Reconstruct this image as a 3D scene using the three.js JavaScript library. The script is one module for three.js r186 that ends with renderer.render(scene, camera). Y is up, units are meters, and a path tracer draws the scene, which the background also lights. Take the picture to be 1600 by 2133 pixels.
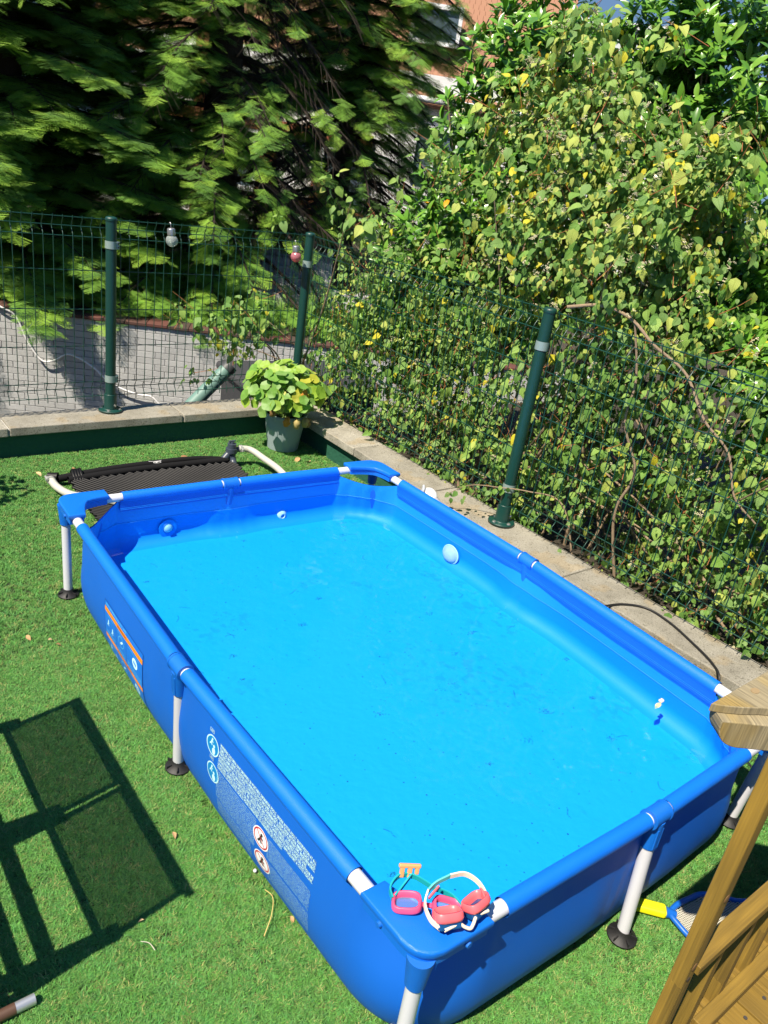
import * as THREE from 'three';
import { mergeGeometries, mergeVertices, toCreasedNormals } from 'three/addons/utils/BufferGeometryUtils.js';
import { RoundedBoxGeometry } from 'three/addons/geometries/RoundedBoxGeometry.js';

// ---------- camera, sky, sun, exposure ----------
const scene = new THREE.Scene();
const camera = new THREE.PerspectiveCamera(66.24, 0.75, 0.05, 400);
camera.position.set(-0.889, 1.869, 0.674);
camera.rotation.set(-0.423, -0.722, 0.162, 'YXZ');
const renderer = new THREE.WebGLRenderer({ antialias: true });
renderer.toneMapping = THREE.LinearToneMapping;
renderer.toneMappingExposure = 2.05;
renderer.shadowMap.enabled = true;
const sunTan = 1.5, sunFlat = new THREE.Vector2(0.978, -0.21).normalize();
const sunTravel = new THREE.Vector3(sunFlat.x, -sunTan, sunFlat.y).normalize();
const sun = new THREE.DirectionalLight(0xfff3df, 4.4);
sun.position.copy(sunTravel).multiplyScalar(-20).add(new THREE.Vector3(1, 0, -2));
sun.target.position.set(1, 0, -2);
sun.castShadow = true;
sun.shadow.mapSize.set(4096, 4096);
Object.assign(sun.shadow.camera, { left: -9, right: 9, top: 9, bottom: -9, near: 1, far: 60 });
sun.shadow.radius = 1;
scene.add(sun, sun.target);
{ // clear summer sky: pale blue at the horizon, deeper blue overhead, the same all round
  const w = 64, h = 128, d = new Float32Array(w * h * 4);
  for (let j = 0; j < h; j++) {
    const el = ((j + 0.5) / h - 0.5) * Math.PI, k = Math.pow(Math.max(0, Math.sin(el)), 0.55);
    const c = [0.125 + (0.023 - 0.125) * k, 0.20 + (0.078 - 0.20) * k, 0.29 + (0.225 - 0.29) * k];
    for (let i = 0; i < w; i++) d.set([c[0], c[1], c[2], 1], (j * w + i) * 4);
  }
  const t = new THREE.DataTexture(d, w, h, THREE.RGBAFormat, THREE.FloatType);
  t.mapping = THREE.EquirectangularReflectionMapping; t.magFilter = t.minFilter = THREE.LinearFilter; t.needsUpdate = true;
  scene.background = t; scene.environment = t;
}

// ---------- helpers ----------
const V = (x, y, z) => new THREE.Vector3(x, y, z);
function seeded(a) { return () => { a |= 0; a = a + 0x6D2B79F5 | 0; let t = Math.imul(a ^ a >>> 15, 1 | a); t = t + Math.imul(t ^ t >>> 7, 61 | t) ^ t; return ((t ^ t >>> 14) >>> 0) / 4294967296; }; }
const R0 = seeded(11);
const rr = (a, b, r = R0) => a + (b - a) * r();
const clamp = (x, a, b) => Math.min(b, Math.max(a, x)), mixf = (a, b, t) => a + (b - a) * t;
const sstep = (a, b, x) => { const t = clamp((x - a) / (b - a), 0, 1); return t * t * (3 - 2 * t); };
function hash3(x, y, z) { let h = Math.imul(x, 374761393) ^ Math.imul(y, 668265263) ^ Math.imul(z, 2147483647 ^ 1274126177); h = Math.imul(h ^ h >>> 13, 1274126177); return ((h ^ h >>> 16) >>> 0) / 4294967296; }
function noise3(x, y, z, wrap = 0) {
  const xi = Math.floor(x), yi = Math.floor(y), zi = Math.floor(z), f = (t) => t * t * (3 - 2 * t), u = f(x - xi), v = f(y - yi), w = f(z - zi);
  const m = (k) => wrap ? ((k % wrap) + wrap) % wrap : k, g = (a, b, c) => hash3(m(xi + a), m(yi + b), zi + c);
  const l = (a, b, t) => a + (b - a) * t;
  return l(l(l(g(0, 0, 0), g(1, 0, 0), u), l(g(0, 1, 0), g(1, 1, 0), u), v), l(l(g(0, 0, 1), g(1, 0, 1), u), l(g(0, 1, 1), g(1, 1, 1), u), v), w);
}
const taken = {};
function numbered(n) { const k = taken[n] = (taken[n] ?? -1) + 1; return k ? `${n}_${String(k).padStart(3, '0')}` : n; }
function tag(o, label, category, group, kind) { if (label) o.userData.label = label; if (category) o.userData.category = category; if (group) o.userData.group = group; if (kind) o.userData.kind = kind; return o; }
function thing(name, label, category, at = [0, 0, 0], group) { const o = new THREE.Group(); o.name = numbered(name); o.position.set(...at); scene.add(o); return tag(o, label, category, group); }
function part(name, geo, m, parent) { const o = new THREE.Mesh(geo, m); o.name = name; parent.add(o); return o; }
function single(name, geo, m, label, category, group) { const o = new THREE.Mesh(geo, m); o.name = numbered(name); scene.add(o); return tag(o, label, category, group); }
function setting(name, geo, m) { const o = new THREE.Mesh(geo, m); o.name = numbered(name); scene.add(o); o.userData.kind = 'structure'; return o; }
const lin = (r, g, b) => new THREE.Color().setRGB(r, g, b);
function mat(color, roughness = 0.8, more = {}) { const P = more.transmission !== undefined || more.clearcoat !== undefined || more.sheen !== undefined || more.ior !== undefined || more.specularIntensity !== undefined; return new (P ? THREE.MeshPhysicalMaterial : THREE.MeshStandardMaterial)({ color, roughness, side: THREE.DoubleSide, ...more }); }
function tex(w, h, fn, srgb = false) { // fn(x, y) -> value 0..1 or [r, g, b] 0..1
  const d = new Uint8Array(w * h * 4);
  for (let j = 0; j < h; j++) for (let i = 0; i < w; i++) { const c = fn(i, j), k = (j * w + i) * 4, a = Array.isArray(c); for (let q = 0; q < 3; q++) d[k + q] = clamp(Math.round((a ? c[q] : c) * 255), 0, 255); d[k + 3] = 255; }
  const t = new THREE.DataTexture(d, w, h); t.magFilter = t.minFilter = THREE.LinearFilter; t.wrapS = t.wrapT = THREE.RepeatWrapping; if (srgb) t.colorSpace = THREE.SRGBColorSpace; t.needsUpdate = true; return t;
}
function rep(t, x, y = x) { const c = t.clone(); c.repeat.set(x, y); c.needsUpdate = true; return c; }
function fbm(x, y, z, oct, wrap) { let s = 0, a = 0.5, n = 0, f = 1; for (let k = 0; k < oct; k++) { s += a * noise3(x * f, y * f, z + k * 17, wrap ? wrap * f : 0); n += a; a *= 0.5; f *= 2; } return s / n; }
function rod(a, b, r1, r2 = r1, seg = 12, open = false) { // cylinder from point a to point b
  const g = new THREE.CylinderGeometry(r2, r1, a.distanceTo(b), seg, 1, open), d = b.clone().sub(a).normalize();
  g.applyQuaternion(new THREE.Quaternion().setFromUnitVectors(V(0, 1, 0), d)); const m = a.clone().add(b).multiplyScalar(0.5); g.translate(m.x, m.y, m.z); return g;
}
function tube(pts, r, seg = 40, rad = 8) { return new THREE.TubeGeometry(new THREE.CatmullRomCurve3(pts.map((p) => p.isVector3 ? p : V(...p)), false, 'centripetal'), seg, r, rad, false); }
function taperTube(pts, r1, r2, seg = 24, rad = 6) {
  const c = new THREE.CatmullRomCurve3(pts.map((p) => p.isVector3 ? p : V(...p)), false, 'centripetal'), g = new THREE.TubeGeometry(c, seg, 1, rad, false), P = g.attributes.position, q = V(0, 0, 0);
  for (let i = 0; i <= seg; i++) { c.getPointAt(i / seg, q); const r = mixf(r1, r2, i / seg); for (let j = 0; j <= rad; j++) { const k = i * (rad + 1) + j; P.setXYZ(k, q.x + (P.getX(k) - q.x) * r, q.y + (P.getY(k) - q.y) * r, q.z + (P.getZ(k) - q.z) * r); } }
  return g;
}
function box(w, h, d, x = 0, y = 0, z = 0) { const g = new THREE.BoxGeometry(w, h, d); g.translate(x, y, z); return g; }
function rbox(w, h, d, r, x = 0, y = 0, z = 0, s = 2) { const g = new RoundedBoxGeometry(w, h, d, s, r); g.translate(x, y, z); return g; }
function merge(list) { return mergeGeometries(list.map((g) => { const n = g.index ? g.toNonIndexed() : g; for (const k of Object.keys(n.attributes)) if (!['position', 'normal', 'uv'].includes(k)) n.deleteAttribute(k); if (!n.attributes.uv) n.setAttribute('uv', new THREE.BufferAttribute(new Float32Array(n.attributes.position.count * 2), 2)); return n; })); }
function boxUV(g, s = 1) { // uv in metres from the face's main direction
  if (g.index) g = g.toNonIndexed(); g.computeVertexNormals(); const p = g.attributes.position, n = g.attributes.normal, uv = new Float32Array(p.count * 2);
  for (let i = 0; i < p.count; i++) { const a = Math.abs(n.getX(i)), b = Math.abs(n.getY(i)), c = Math.abs(n.getZ(i)); const [u, v] = b >= a && b >= c ? [p.getX(i), p.getZ(i)] : a >= c ? [p.getZ(i), p.getY(i)] : [p.getX(i), p.getY(i)]; uv[i * 2] = u * s; uv[i * 2 + 1] = v * s; }
  g.setAttribute('uv', new THREE.BufferAttribute(uv, 2)); return g;
}
function gridGeo(nu, nv, fn, closeU = false) { // fn(i, j) -> {p: Vector3, uv: [u, v]}
  const pos = [], uv = [], idx = [], W = nu + 1;
  for (let j = 0; j <= nv; j++) for (let i = 0; i <= nu; i++) { const q = fn(i / nu, j / nv, i, j); pos.push(q[0], q[1], q[2]); uv.push(q[3] ?? i / nu, q[4] ?? j / nv); }
  for (let j = 0; j < nv; j++) for (let i = 0; i < nu; i++) { const a = j * W + i; idx.push(a, a + 1, a + W + 1, a, a + W + 1, a + W); }
  const g = new THREE.BufferGeometry(); g.setAttribute('position', new THREE.Float32BufferAttribute(pos, 3)); g.setAttribute('uv', new THREE.Float32BufferAttribute(uv, 2)); g.setIndex(idx); g.computeVertexNormals();
  if (closeU) { const n = g.attributes.normal; for (let j = 0; j <= nv; j++) { const a = j * W, b = a + nu; const x = n.getX(a) + n.getX(b), y = n.getY(a) + n.getY(b), z = n.getZ(a) + n.getZ(b), l = Math.hypot(x, y, z) || 1; n.setXYZ(a, x / l, y / l, z / l); n.setXYZ(b, x / l, y / l, z / l); } }
  return g;
}
function basis(pos, axis, normal, sx, sy = sx, sz = sx) { // leaf matrix: local +z along axis, local +y towards normal
  const z = axis.clone().normalize(), x = normal.clone().cross(z); if (x.lengthSq() < 1e-6) x.set(1, 0, 0).cross(z); x.normalize(); const y = z.clone().cross(x);
  return new THREE.Matrix4().makeBasis(x.multiplyScalar(sx), y.multiplyScalar(sy), z.multiplyScalar(sz)).setPosition(pos);
}
function scatter(name, geo, m, list, parent, stuff = true) { // list of {m, c}
  const o = new THREE.InstancedMesh(geo, m, list.length); o.name = name; list.forEach((q, i) => { o.setMatrixAt(i, q.m); if (q.c) o.setColorAt(i, q.c); }); if (stuff) o.userData.kind = 'stuff'; parent.add(o); return o;
}

// ---------- shared textures and materials ----------
const tFine = tex(256, 256, (i, j) => fbm(i / 16, j / 16, 3, 4, 16));
const tGrit = tex(256, 256, (i, j) => 0.55 * hash3(i, j, 5) + 0.45 * noise3(i / 3, j / 3, 9));
const tStone = tex(512, 512, (i, j) => { const a = fbm(i / 64, j / 64, 1, 4, 8), s = hash3(i >> 1, j >> 1, 4), p = noise3(i / 5, j / 5, 8); const v = 0.62 + 0.16 * (a - 0.5) + 0.13 * (s - 0.5) - (p > 0.82 ? 0.12 : 0); const st = sstep(0.6, 0.75, fbm(i / 90 + 7, j / 90, 22, 3)); return [v + 0.01 * st, v - 0.012 - 0.015 * st, v - 0.055 - 0.05 * st]; }, true);
const tWood = tex(256, 1024, (i, j) => { const w = fbm(i / 40, j / 300, 2, 3), g = noise3(i / 3.2 + w * 9, j / 130, 6), s = noise3(i / 1.3, j / 40, 7), k = fbm(i / 60, j / 160, 31, 3); const v = 0.52 + 0.055 * (g - 0.5) + 0.07 * (s - 0.5) + 0.22 * (k - 0.5); return [v * 1.03, v * 0.82, v * 0.36]; }, true);
const tWoodGrey = tex(256, 1024, (i, j) => { const w = fbm(i / 40, j / 300, 12, 3), g = noise3(i / 3 + w * 9, j / 150, 16), s = noise3(i / 1.2, j / 30, 17); const v = 0.55 + 0.09 * (g - 0.5) + 0.13 * (s - 0.5); const y = sstep(0.42, 0.62, fbm(i / 70, j / 200, 40, 3)); return [v * 1.0, v * mixf(0.93, 0.86, y), v * mixf(0.76, 0.52, y)]; }, true);
const tWoodBump = tex(256, 1024, (i, j) => { const w = fbm(i / 40, j / 300, 2, 3); return 0.6 * noise3(i / 3.2 + w * 9, j / 130, 6) + 0.4 * noise3(i / 1.3, j / 40, 7); });
const tWeave = tex(128, 128, (i, j) => 0.5 + 0.25 * Math.sin(i * Math.PI / 4) * Math.sin(j * Math.PI / 4) + 0.2 * (hash3(i, j, 2) - 0.5));
const M = {};
// ---------- the setting ----------
{
  M.soil = mat(lin(0.10, 0.085, 0.06), 0.95, { map: rep(tex(256, 256, (i, j) => { const v = 0.5 + 0.5 * fbm(i / 20, j / 20, 3, 4, 0); return [v, v * 0.95, v * 0.85]; }, true), 60), bumpMap: rep(tGrit, 300), bumpScale: 0.01 });
  const g = new THREE.PlaneGeometry(400, 400); g.rotateX(-Math.PI / 2); g.translate(0, -2.2, 0); setting('ground', g, M.soil);
  const bank = gridGeo(30, 30, (u, v) => { const x = 2.22 + u * 9, z = -3.98 + v * 9; return [x, -0.02 + 0.12 * (fbm(x * 2, z * 2, 4, 3) - 0.5), z, x, z]; });
  setting('soil_bed', bank, mat(lin(0.075, 0.06, 0.04), 0.95, { bumpMap: rep(tGrit, 4), bumpScale: 0.02 }));
  setting('soil_bed_edge', box(9.0, 2.15, 0.08, 6.72, -1.12, -3.96), mat(lin(0.09, 0.07, 0.05), 0.95));
}
// artificial turf: a backing sheet and the pile standing on it
const turfMat = mat(lin(0.028, 0.045, 0.014), 0.95, { bumpMap: rep(tGrit, 6), bumpScale: 0.006 });
{
  const g = new THREE.PlaneGeometry(8, 9, 1, 1); g.rotateX(-Math.PI / 2); g.translate(-1.995, 0, 0.715); setting('turf_sheet', boxUV(g), turfMat);
  const r = seeded(21), bl = [];
  const makeTuft = (seed, n) => { // a tuft of curved flat blades
    const q = seeded(seed), pos = [], nor = [], idx = [];
    for (let b = 0; b < n; b++) {
      const az = q() * 6.283, lean = rr(0.35, 1.15, q), h = rr(0.009, 0.016, q), w = rr(0.0009, 0.0014, q), bx = rr(-0.006, 0.006, q), bz = rr(-0.006, 0.006, q), dx = Math.cos(az), dz = Math.sin(az), base = pos.length / 3, tw = rr(-0.9, 0.9, q);
      const px = Math.cos(az + Math.PI / 2 + tw), pz = Math.sin(az + Math.PI / 2 + tw);
      for (let k = 0; k < 3; k++) { const t = k / 2, y = h * (t - 0.3 * lean * t * t), o = h * lean * t * t * 0.9 + h * 0.12 * t, ww = w * (1 - 0.85 * t * t); for (const s of [-1, 1]) { pos.push(bx + dx * o + px * ww * s, y, bz + dz * o + pz * ww * s); nor.push(-dx * 0.6, 0.75, -dz * 0.6); } }
      for (let k = 0; k < 2; k++) { const a = base + k * 2; idx.push(a, a + 1, a + 3, a, a + 3, a + 2); }
    }
    const g = new THREE.BufferGeometry(); g.setAttribute('position', new THREE.Float32BufferAttribute(pos, 3)); g.setIndex(idx); g.computeVertexNormals(); return g;
  };
  const variants = [1, 2, 3, 4, 5].map((s) => makeTuft(s * 7, 9)), lists = variants.map(() => []);
  const add = (x0, x1, z0, z1, perM2) => {
    const n = Math.round((x1 - x0) * (z1 - z0) * perM2);
    for (let i = 0; i < n; i++) {
      const x = rr(x0, x1, r), z = rr(z0, z1, r);
      if (x > 0.06 && x < 1.42 && z > -2.16 && z < -0.02) continue;
      const cl = fbm(x * 7, z * 7, 5, 3), sc = rr(0.75, 1.2, r) * (0.85 + 0.3 * cl), m = new THREE.Matrix4().makeRotationY(r() * 6.283).scale(V(sc, sc, sc)).setPosition(x, 0.0005, z);
      const dry = r() < 0.08, k = rr(0.75, 1.25, r), c = dry ? lin(0.36 * k, 0.38 * k, 0.13 * k) : lin(rr(0.095, 0.15, r) * k, rr(0.28, 0.365, r) * k, rr(0.052, 0.082, r) * k);
      lists[i % 5].push({ m, c });
    }
  };
  add(-1.0, 0.4, -1.9, 0.75, 32000); add(0.4, 1.98, -0.1, 0.75, 32000); add(-0.9, 1.99, -3.77, -1.9, 15000); add(1.4, 1.99, -1.9, -0.1, 12000);
  const tm = mat(0xffffff, 0.6, { transmission: 0.22, thickness: 0, specularIntensity: 0.6 }), turf = new THREE.Group(); turf.name = 'turf_pile'; scene.add(turf); tag(turf, 'bright green artificial turf pile around the blue pool', 'turf', null, 'stuff');
  lists.forEach((l, k) => scatter('blades', variants[k], tm, l, turf));
}

// ---------- low garden walls with stone coping ----------
{
  const paint = mat(lin(0.010, 0.085, 0.050), 0.8, { bumpMap: rep(tFine, 3), bumpScale: 0.004 }), stone = [0.30, 0.27, 0.33, 0.285].map((v, k) => mat(lin(v * 3.2, v * 3.15, v * 3.05), 0.9, { map: (() => { const t = rep(tStone, 1.6); t.offset.set(k * 0.37, k * 0.61); return t; })(), bumpMap: rep(tGrit, 7), bumpScale: 0.0035 }));
  const mortar = mat(lin(0.50, 0.49, 0.46), 0.95);
  const slab = (w, h, d, x, y, z) => boxUV(toCreasedNormals(rbox(w, h, d, 0.006, x, y, z, 2), 0.5));
  const back = thing('garden_wall', 'low dark green wall with stone coping behind the black solar mat', 'wall');
  part('wall_face', boxUV(box(5.6, 2.35, 0.17, -0.81, -1.035, -3.87)), paint, back);
  const bj = [-2.9, -1.9, -0.86, 0.173, 1.207, 1.966];
  for (let k = 0; k < bj.length - 1; k++) part('coping_stone', slab(bj[k + 1] - bj[k] - 0.009, 0.052, 0.245, (bj[k] + bj[k + 1]) / 2, 0.164 + (k % 2) * 0.0015, -3.878), stone[k % 4], back);
  part('mortar_bed', box(4.86, 0.038, 0.215, -0.47, 0.159, -3.878), mortar, back);
  const right = thing('garden_wall', 'low green wall with stone coping running along the leafy fence', 'wall');
  part('wall_face', boxUV(box(0.17, 2.35, 8, 2.09, -1.035, 0.05)), paint, right);
  const rj = [-4.0, -2.95, -2.25, -1.235, -0.25, 0.75, 1.75, 2.75];
  for (let k = 0; k < rj.length - 1; k++) part('coping_stone', slab(0.245, 0.052, rj[k + 1] - rj[k] - 0.009, 2.092, 0.1645 + (k % 2) * 0.0015, (rj[k] + rj[k + 1]) / 2), stone[(k + 2) % 4], right);
  part('mortar_bed', box(0.215, 0.038, 6.7, 2.092, 0.159, -0.63), mortar, right);
}

// ---------- fence: posts and folded wire panels ----------
M.fenceGreen = mat(lin(0.004, 0.045, 0.036), 0.42, { clearcoat: 0.35, clearcoatRoughness: 0.35, bumpMap: rep(tGrit, 3), bumpScale: 0.0004 });
M.wire = mat(lin(0.005, 0.05, 0.034), 0.4, { clearcoat: 0.3, clearcoatRoughness: 0.3 });
M.zinc = mat(lin(0.30, 0.40, 0.38), 0.45, { metalness: 0.35 });
M.steel = mat(lin(0.55, 0.56, 0.56), 0.35, { metalness: 0.85 });
const postTop = 1.32, copeY = 0.192;
function fencePost(x, z, label, ya, turn, lean = 0) {
  const p = thing('fence_post', label, 'post', [x, copeY, z], 'green fence posts'); p.rotation.y = turn; p.rotation.z = lean;
  const h = postTop - copeY;
  part('tube', new THREE.CylinderGeometry(0.03, 0.03, h, 28).translate(0, h / 2, 0), M.fenceGreen, p);
  const cap = new THREE.LatheGeometry([[0, 0.012], [0.02, 0.011], [0.03, 0.007], [0.0325, 0], [0.0325, -0.012], [0.0305, -0.012]].map((q) => new THREE.Vector2(...q)), 28); cap.translate(0, h, 0); part('cap', cap, M.fenceGreen, p);
  const fl = new THREE.LatheGeometry([[0.031, 0.11], [0.037, 0.108], [0.038, 0.02], [0.045, 0.016], [0.068, 0.015], [0.071, 0.011], [0.071, 0.001], [0.03, 0.001]].map((q) => new THREE.Vector2(...q)), 36); const base = part('base_flange', fl, M.fenceGreen, p);
  for (let k = 0; k < 4; k++) { const a = 0.785 + k * 1.5708; part('bolt', merge([new THREE.CylinderGeometry(0.008, 0.008, 0.006, 6), new THREE.CylinderGeometry(0.011, 0.011, 0.002, 12).translate(0, -0.003, 0)]).translate(0.055 * Math.cos(a), 0.019, 0.055 * Math.sin(a)), M.steel, base); }
  part('set_screw', new THREE.CylinderGeometry(0.007, 0.007, 0.008, 10).rotateX(Math.PI / 2).translate(0.004, 0.045, 0.04), M.steel, base);
  for (const y of ya) {
    const c = part('clamp', merge([new THREE.CylinderGeometry(0.0335, 0.0335, 0.042, 24, 1, true), new THREE.CylinderGeometry(0.0325, 0.0325, 0.042, 24, 1, true), rbox(0.018, 0.042, 0.012, 0.002, 0.024, 0, 0.027), rbox(0.016, 0.036, 0.02, 0.002, 0.036, 0, 0.004)]).translate(0, y - copeY, 0), M.zinc, p);
    for (const dy of [-0.01, 0.01]) part('screw', new THREE.CylinderGeometry(0.004, 0.004, 0.006, 10).rotateX(Math.PI / 2).translate(0.024, y - copeY + dy, 0.034), mat(lin(0.03, 0.03, 0.03), 0.5), c);
  }
}
fencePost(0.80, -3.922, 'green round fence post bolted to the coping, left of the hanging bulbs', [1.18, 0.4], 0.25);
fencePost(2.13, -3.93, 'green round corner fence post rising behind the potted nasturtium', [1.13], 0.9);
fencePost(2.112, -1.79, 'green round fence post amid the shrub leaves, right of the pool', [1.15, 0.4], 0.75);
const rows = [1.312, 1.262, 1.212, 1.03, 0.812, 0.597, 0.379, 0.334, 0.289];
function fencePanel(a, b, out, label) { // a, b: ends on plan; out: direction in which the folds point
  const p = thing('wire_fence_panel', label, 'fence', [a[0], 0, a[1]], 'green folded wire fence panels');
  const dx = b[0] - a[0], dz = b[1] - a[1], L = Math.hypot(dx, dz), ex = dx / L, ez = dz / L, f = 0.026;
  const off = (y) => { const t = [[1.312, 0], [1.262, 1], [1.212, 0], [0.379, 0], [0.334, 1], [0.289, 0]]; for (const [r, o] of t) if (Math.abs(y - r) < 1e-4) return o * f; return 0; };
  const c = V(0, 0, 0);
  const pts = [[1.322, 0], [1.312, 0], [1.30, 0.12], [1.272, 0.9], [1.262, 1], [1.252, 0.9], [1.224, 0.12], [1.212, 0], [1.19, 0], [1.0, 0], [0.7, 0], [0.40, 0], [0.379, 0], [0.369, 0.12], [0.342, 0.9], [0.334, 1], [0.326, 0.9], [0.299, 0.12], [0.289, 0], [0.262, 0]].map(([y, o]) => V(out[0] * o * f, y, out[1] * o * f));
  const vg = new THREE.TubeGeometry(new THREE.CatmullRomCurve3(pts, false, 'centripetal'), 60, 0.0024, 5);
  const n = Math.floor((L - 0.02) / 0.0525), s0 = (L - n * 0.0525) / 2;
  for (let k = 0; k <= n; k++) { const o = part('upright_wire', vg, M.wire, p), s = s0 + k * 0.0525; o.position.set(ex * s, 0, ez * s); }
  const hg = new THREE.CylinderGeometry(0.0026, 0.0026, L, 6).applyQuaternion(new THREE.Quaternion().setFromUnitVectors(V(0, 1, 0), V(ex, 0, ez)));
  for (const y of rows) { const o = part('cross_wire', hg, M.wire, p), k = off(y); o.position.set(dx / 2 + out[0] * (k + 0.0045), y, dz / 2 + out[1] * (k + 0.0045)); }
}
fencePanel([-2.9, -3.93], [0.775, -3.93], [0, -1], 'green wire fence panel at the left edge, before the white brick wall');
fencePanel([0.825, -3.93], [2.1, -3.935], [0, -1], 'green wire fence panel between two posts, carrying two glass bulbs');
fencePanel([2.14, -3.90], [2.135, -1.82], [1, 0], 'green wire fence panel in front of shrubs, beyond the pool');
fencePanel([2.135, -1.76], [2.135, 1.2], [1, 0], 'green wire fence panel before dense shrub leaves at the right');
// ---------- the pool ----------
const poolBlue = lin(0.004, 0.105, 0.56);
M.capBlue = mat(lin(0.001, 0.135, 0.60), 0.5, { bumpMap: rep(tGrit, 8), bumpScale: 0.0004 });
M.sleeve = mat(lin(0.001, 0.15, 0.70), 0.46, { bumpMap: rep(tWeave, 40), bumpScale: 0.0004 });
M.linerOut = mat(lin(0.001, 0.12, 0.58), 0.58, { bumpMap: rep(tWeave, 30), bumpScale: 0.0005 });
M.linerIn = mat(lin(0.001, 0.245, 0.80), 0.5, { bumpMap: rep(tWeave, 30), bumpScale: 0.0005 });
M.hem = mat(lin(0.001, 0.115, 0.64), 0.42, { bumpMap: rep(tWeave, 30), bumpScale: 0.0005 });
M.pipe = mat(lin(0.60, 0.61, 0.66), 0.35, { clearcoat: 0.3, clearcoatRoughness: 0.3 });
M.rubber = mat(lin(0.012, 0.012, 0.013), 0.6);
const RH = 0.427, NL = V(-0.008, RH, 0.004), NR = V(1.465, RH, 0.018), FR = V(1.512, RH, -2.183), FL = V(0.003, RH, -2.242);
const LM = V(-0.036, RH, -1.075), FM = V(0.775, RH + 0.006, 0.03), RM = V(1.53, RH, -1.121), BM = V(0.72, RH, -2.225);
const poolSides = [[NL, FM, NR], [NR, RM, FR], [FR, BM, FL], [FL, LM, NL]]; // walked anticlockwise from above
const pool = thing('frame_pool', 'rectangular blue frame pool with white legs, filled with water', 'pool');
const NS = 64, NC = 20, CUT = 0.215; // samples on each side and each corner, corner cut
function sidePoint(s, t) { const [A, m, B] = poolSides[s]; const q = t < 0.5 ? A.clone().lerp(m, t * 2) : m.clone().lerp(B, t * 2 - 1); return q; }
function sideOut(s) { const [A, , B] = poolSides[s], d = B.clone().sub(A); return V(-d.z, 0, d.x).normalize().multiplyScalar(-1).negate(); }
const centre = V(0.75, 0, -1.1);
const outs = [0, 1, 2, 3].map((s) => { const o = sideOut(s), m = poolSides[s][1].clone().sub(centre); m.y = 0; if (o.dot(m) < 0) o.negate(); return o; });
// plan of the liner at a height: round(0 top .. 1 bottom) fills the corners, off moves it outwards
function linerRing(round, off, wrinkle = 0) {
  const ring = [];
  for (let s = 0; s < 4; s++) {
    const [A, , B] = poolSides[s], L = A.distanceTo(B), c = CUT / L;
    for (let i = 0; i < NS; i++) { const t = c + (1 - 2 * c) * i / NS, p = sidePoint(s, t), o = off(s, t); ring.push([p.x + outs[s].x * o, p.z + outs[s].z * o, s, t]); }
    const n = (s + 1) % 4, [A2, , B2] = poolSides[n], c2 = CUT / A2.distanceTo(B2), p0 = sidePoint(s, 1 - c), p2 = sidePoint(n, c2), o0 = off(s, 1 - c), o2 = off(n, c2);
    p0.addScaledVector(outs[s], o0); p2.addScaledVector(outs[n], o2); const mid = p0.clone().add(p2).multiplyScalar(0.5), cor = B.clone().addScaledVector(outs[s], o0).addScaledVector(outs[n], o2), k = mixf(0.22, 0.86, round), ct = mid.clone().lerp(cor, k);
    const dg = outs[s].clone().add(outs[n]).normalize();
    for (let i = 0; i < NC; i++) { const t = i / NC, w = wrinkle * Math.sin(t * Math.PI) * (Math.sin(t * 31 + s * 2) * 0.5 + Math.sin(t * 17 + s) * 0.5), x = (1 - t) * (1 - t) * p0.x + 2 * t * (1 - t) * ct.x + t * t * p2.x + dg.x * w, z = (1 - t) * (1 - t) * p0.z + 2 * t * (1 - t) * ct.z + t * t * p2.z + dg.z * w; ring.push([x, z, s + 0.5, t]); }
  }
  return ring;
}
const nRing = 4 * (NS + NC);
const pinch = (t) => 1 - 0.85 * Math.exp(-Math.pow((t - 0.5) * 2.2 / 0.16, 2));
const pucker = (s, t, h) => { const m = Math.exp(-Math.pow((t - 0.5) / 0.09, 2)), e = Math.exp(-t * 14) + Math.exp(-(1 - t) * 14); return (0.0038 * (fbm(t * 14, h * 3 + s * 7, 4, 3) - 0.5) + (m * 0.9 + e) * 0.011 * (noise3(t * 70, h * 2.2, s * 5 + 2) - 0.5)) * Math.sin(Math.PI * clamp(h * 0.9 + 0.05, 0, 1)); };
function wallOff(y) { // outward offset of the liner at a height, bulging between the legs
  const h = clamp(y / 0.41, 0, 1), b = h > 0.3 ? Math.sin(Math.PI / 2 * (1 - h) / 0.7) : Math.pow(Math.max(0, 1 - Math.pow(1 - h / 0.3, 2.4)), 0.75), inset = -0.05 * Math.pow(1 - h, 4), amp = [0.021, 0.04, 0.03, 0.017];
  return (s, t) => { const ends = Math.sin(Math.PI * clamp(t, 0, 1)); return -0.004 + Math.pow(b, s === 0 ? 2.6 : 1) * amp[Math.floor(s)] * pinch(t) * (0.35 + 0.65 * Math.pow(ends, 0.6)) + inset * (s === 0 ? 0.4 : 1) + pucker(s, t, h); };
}
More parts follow.
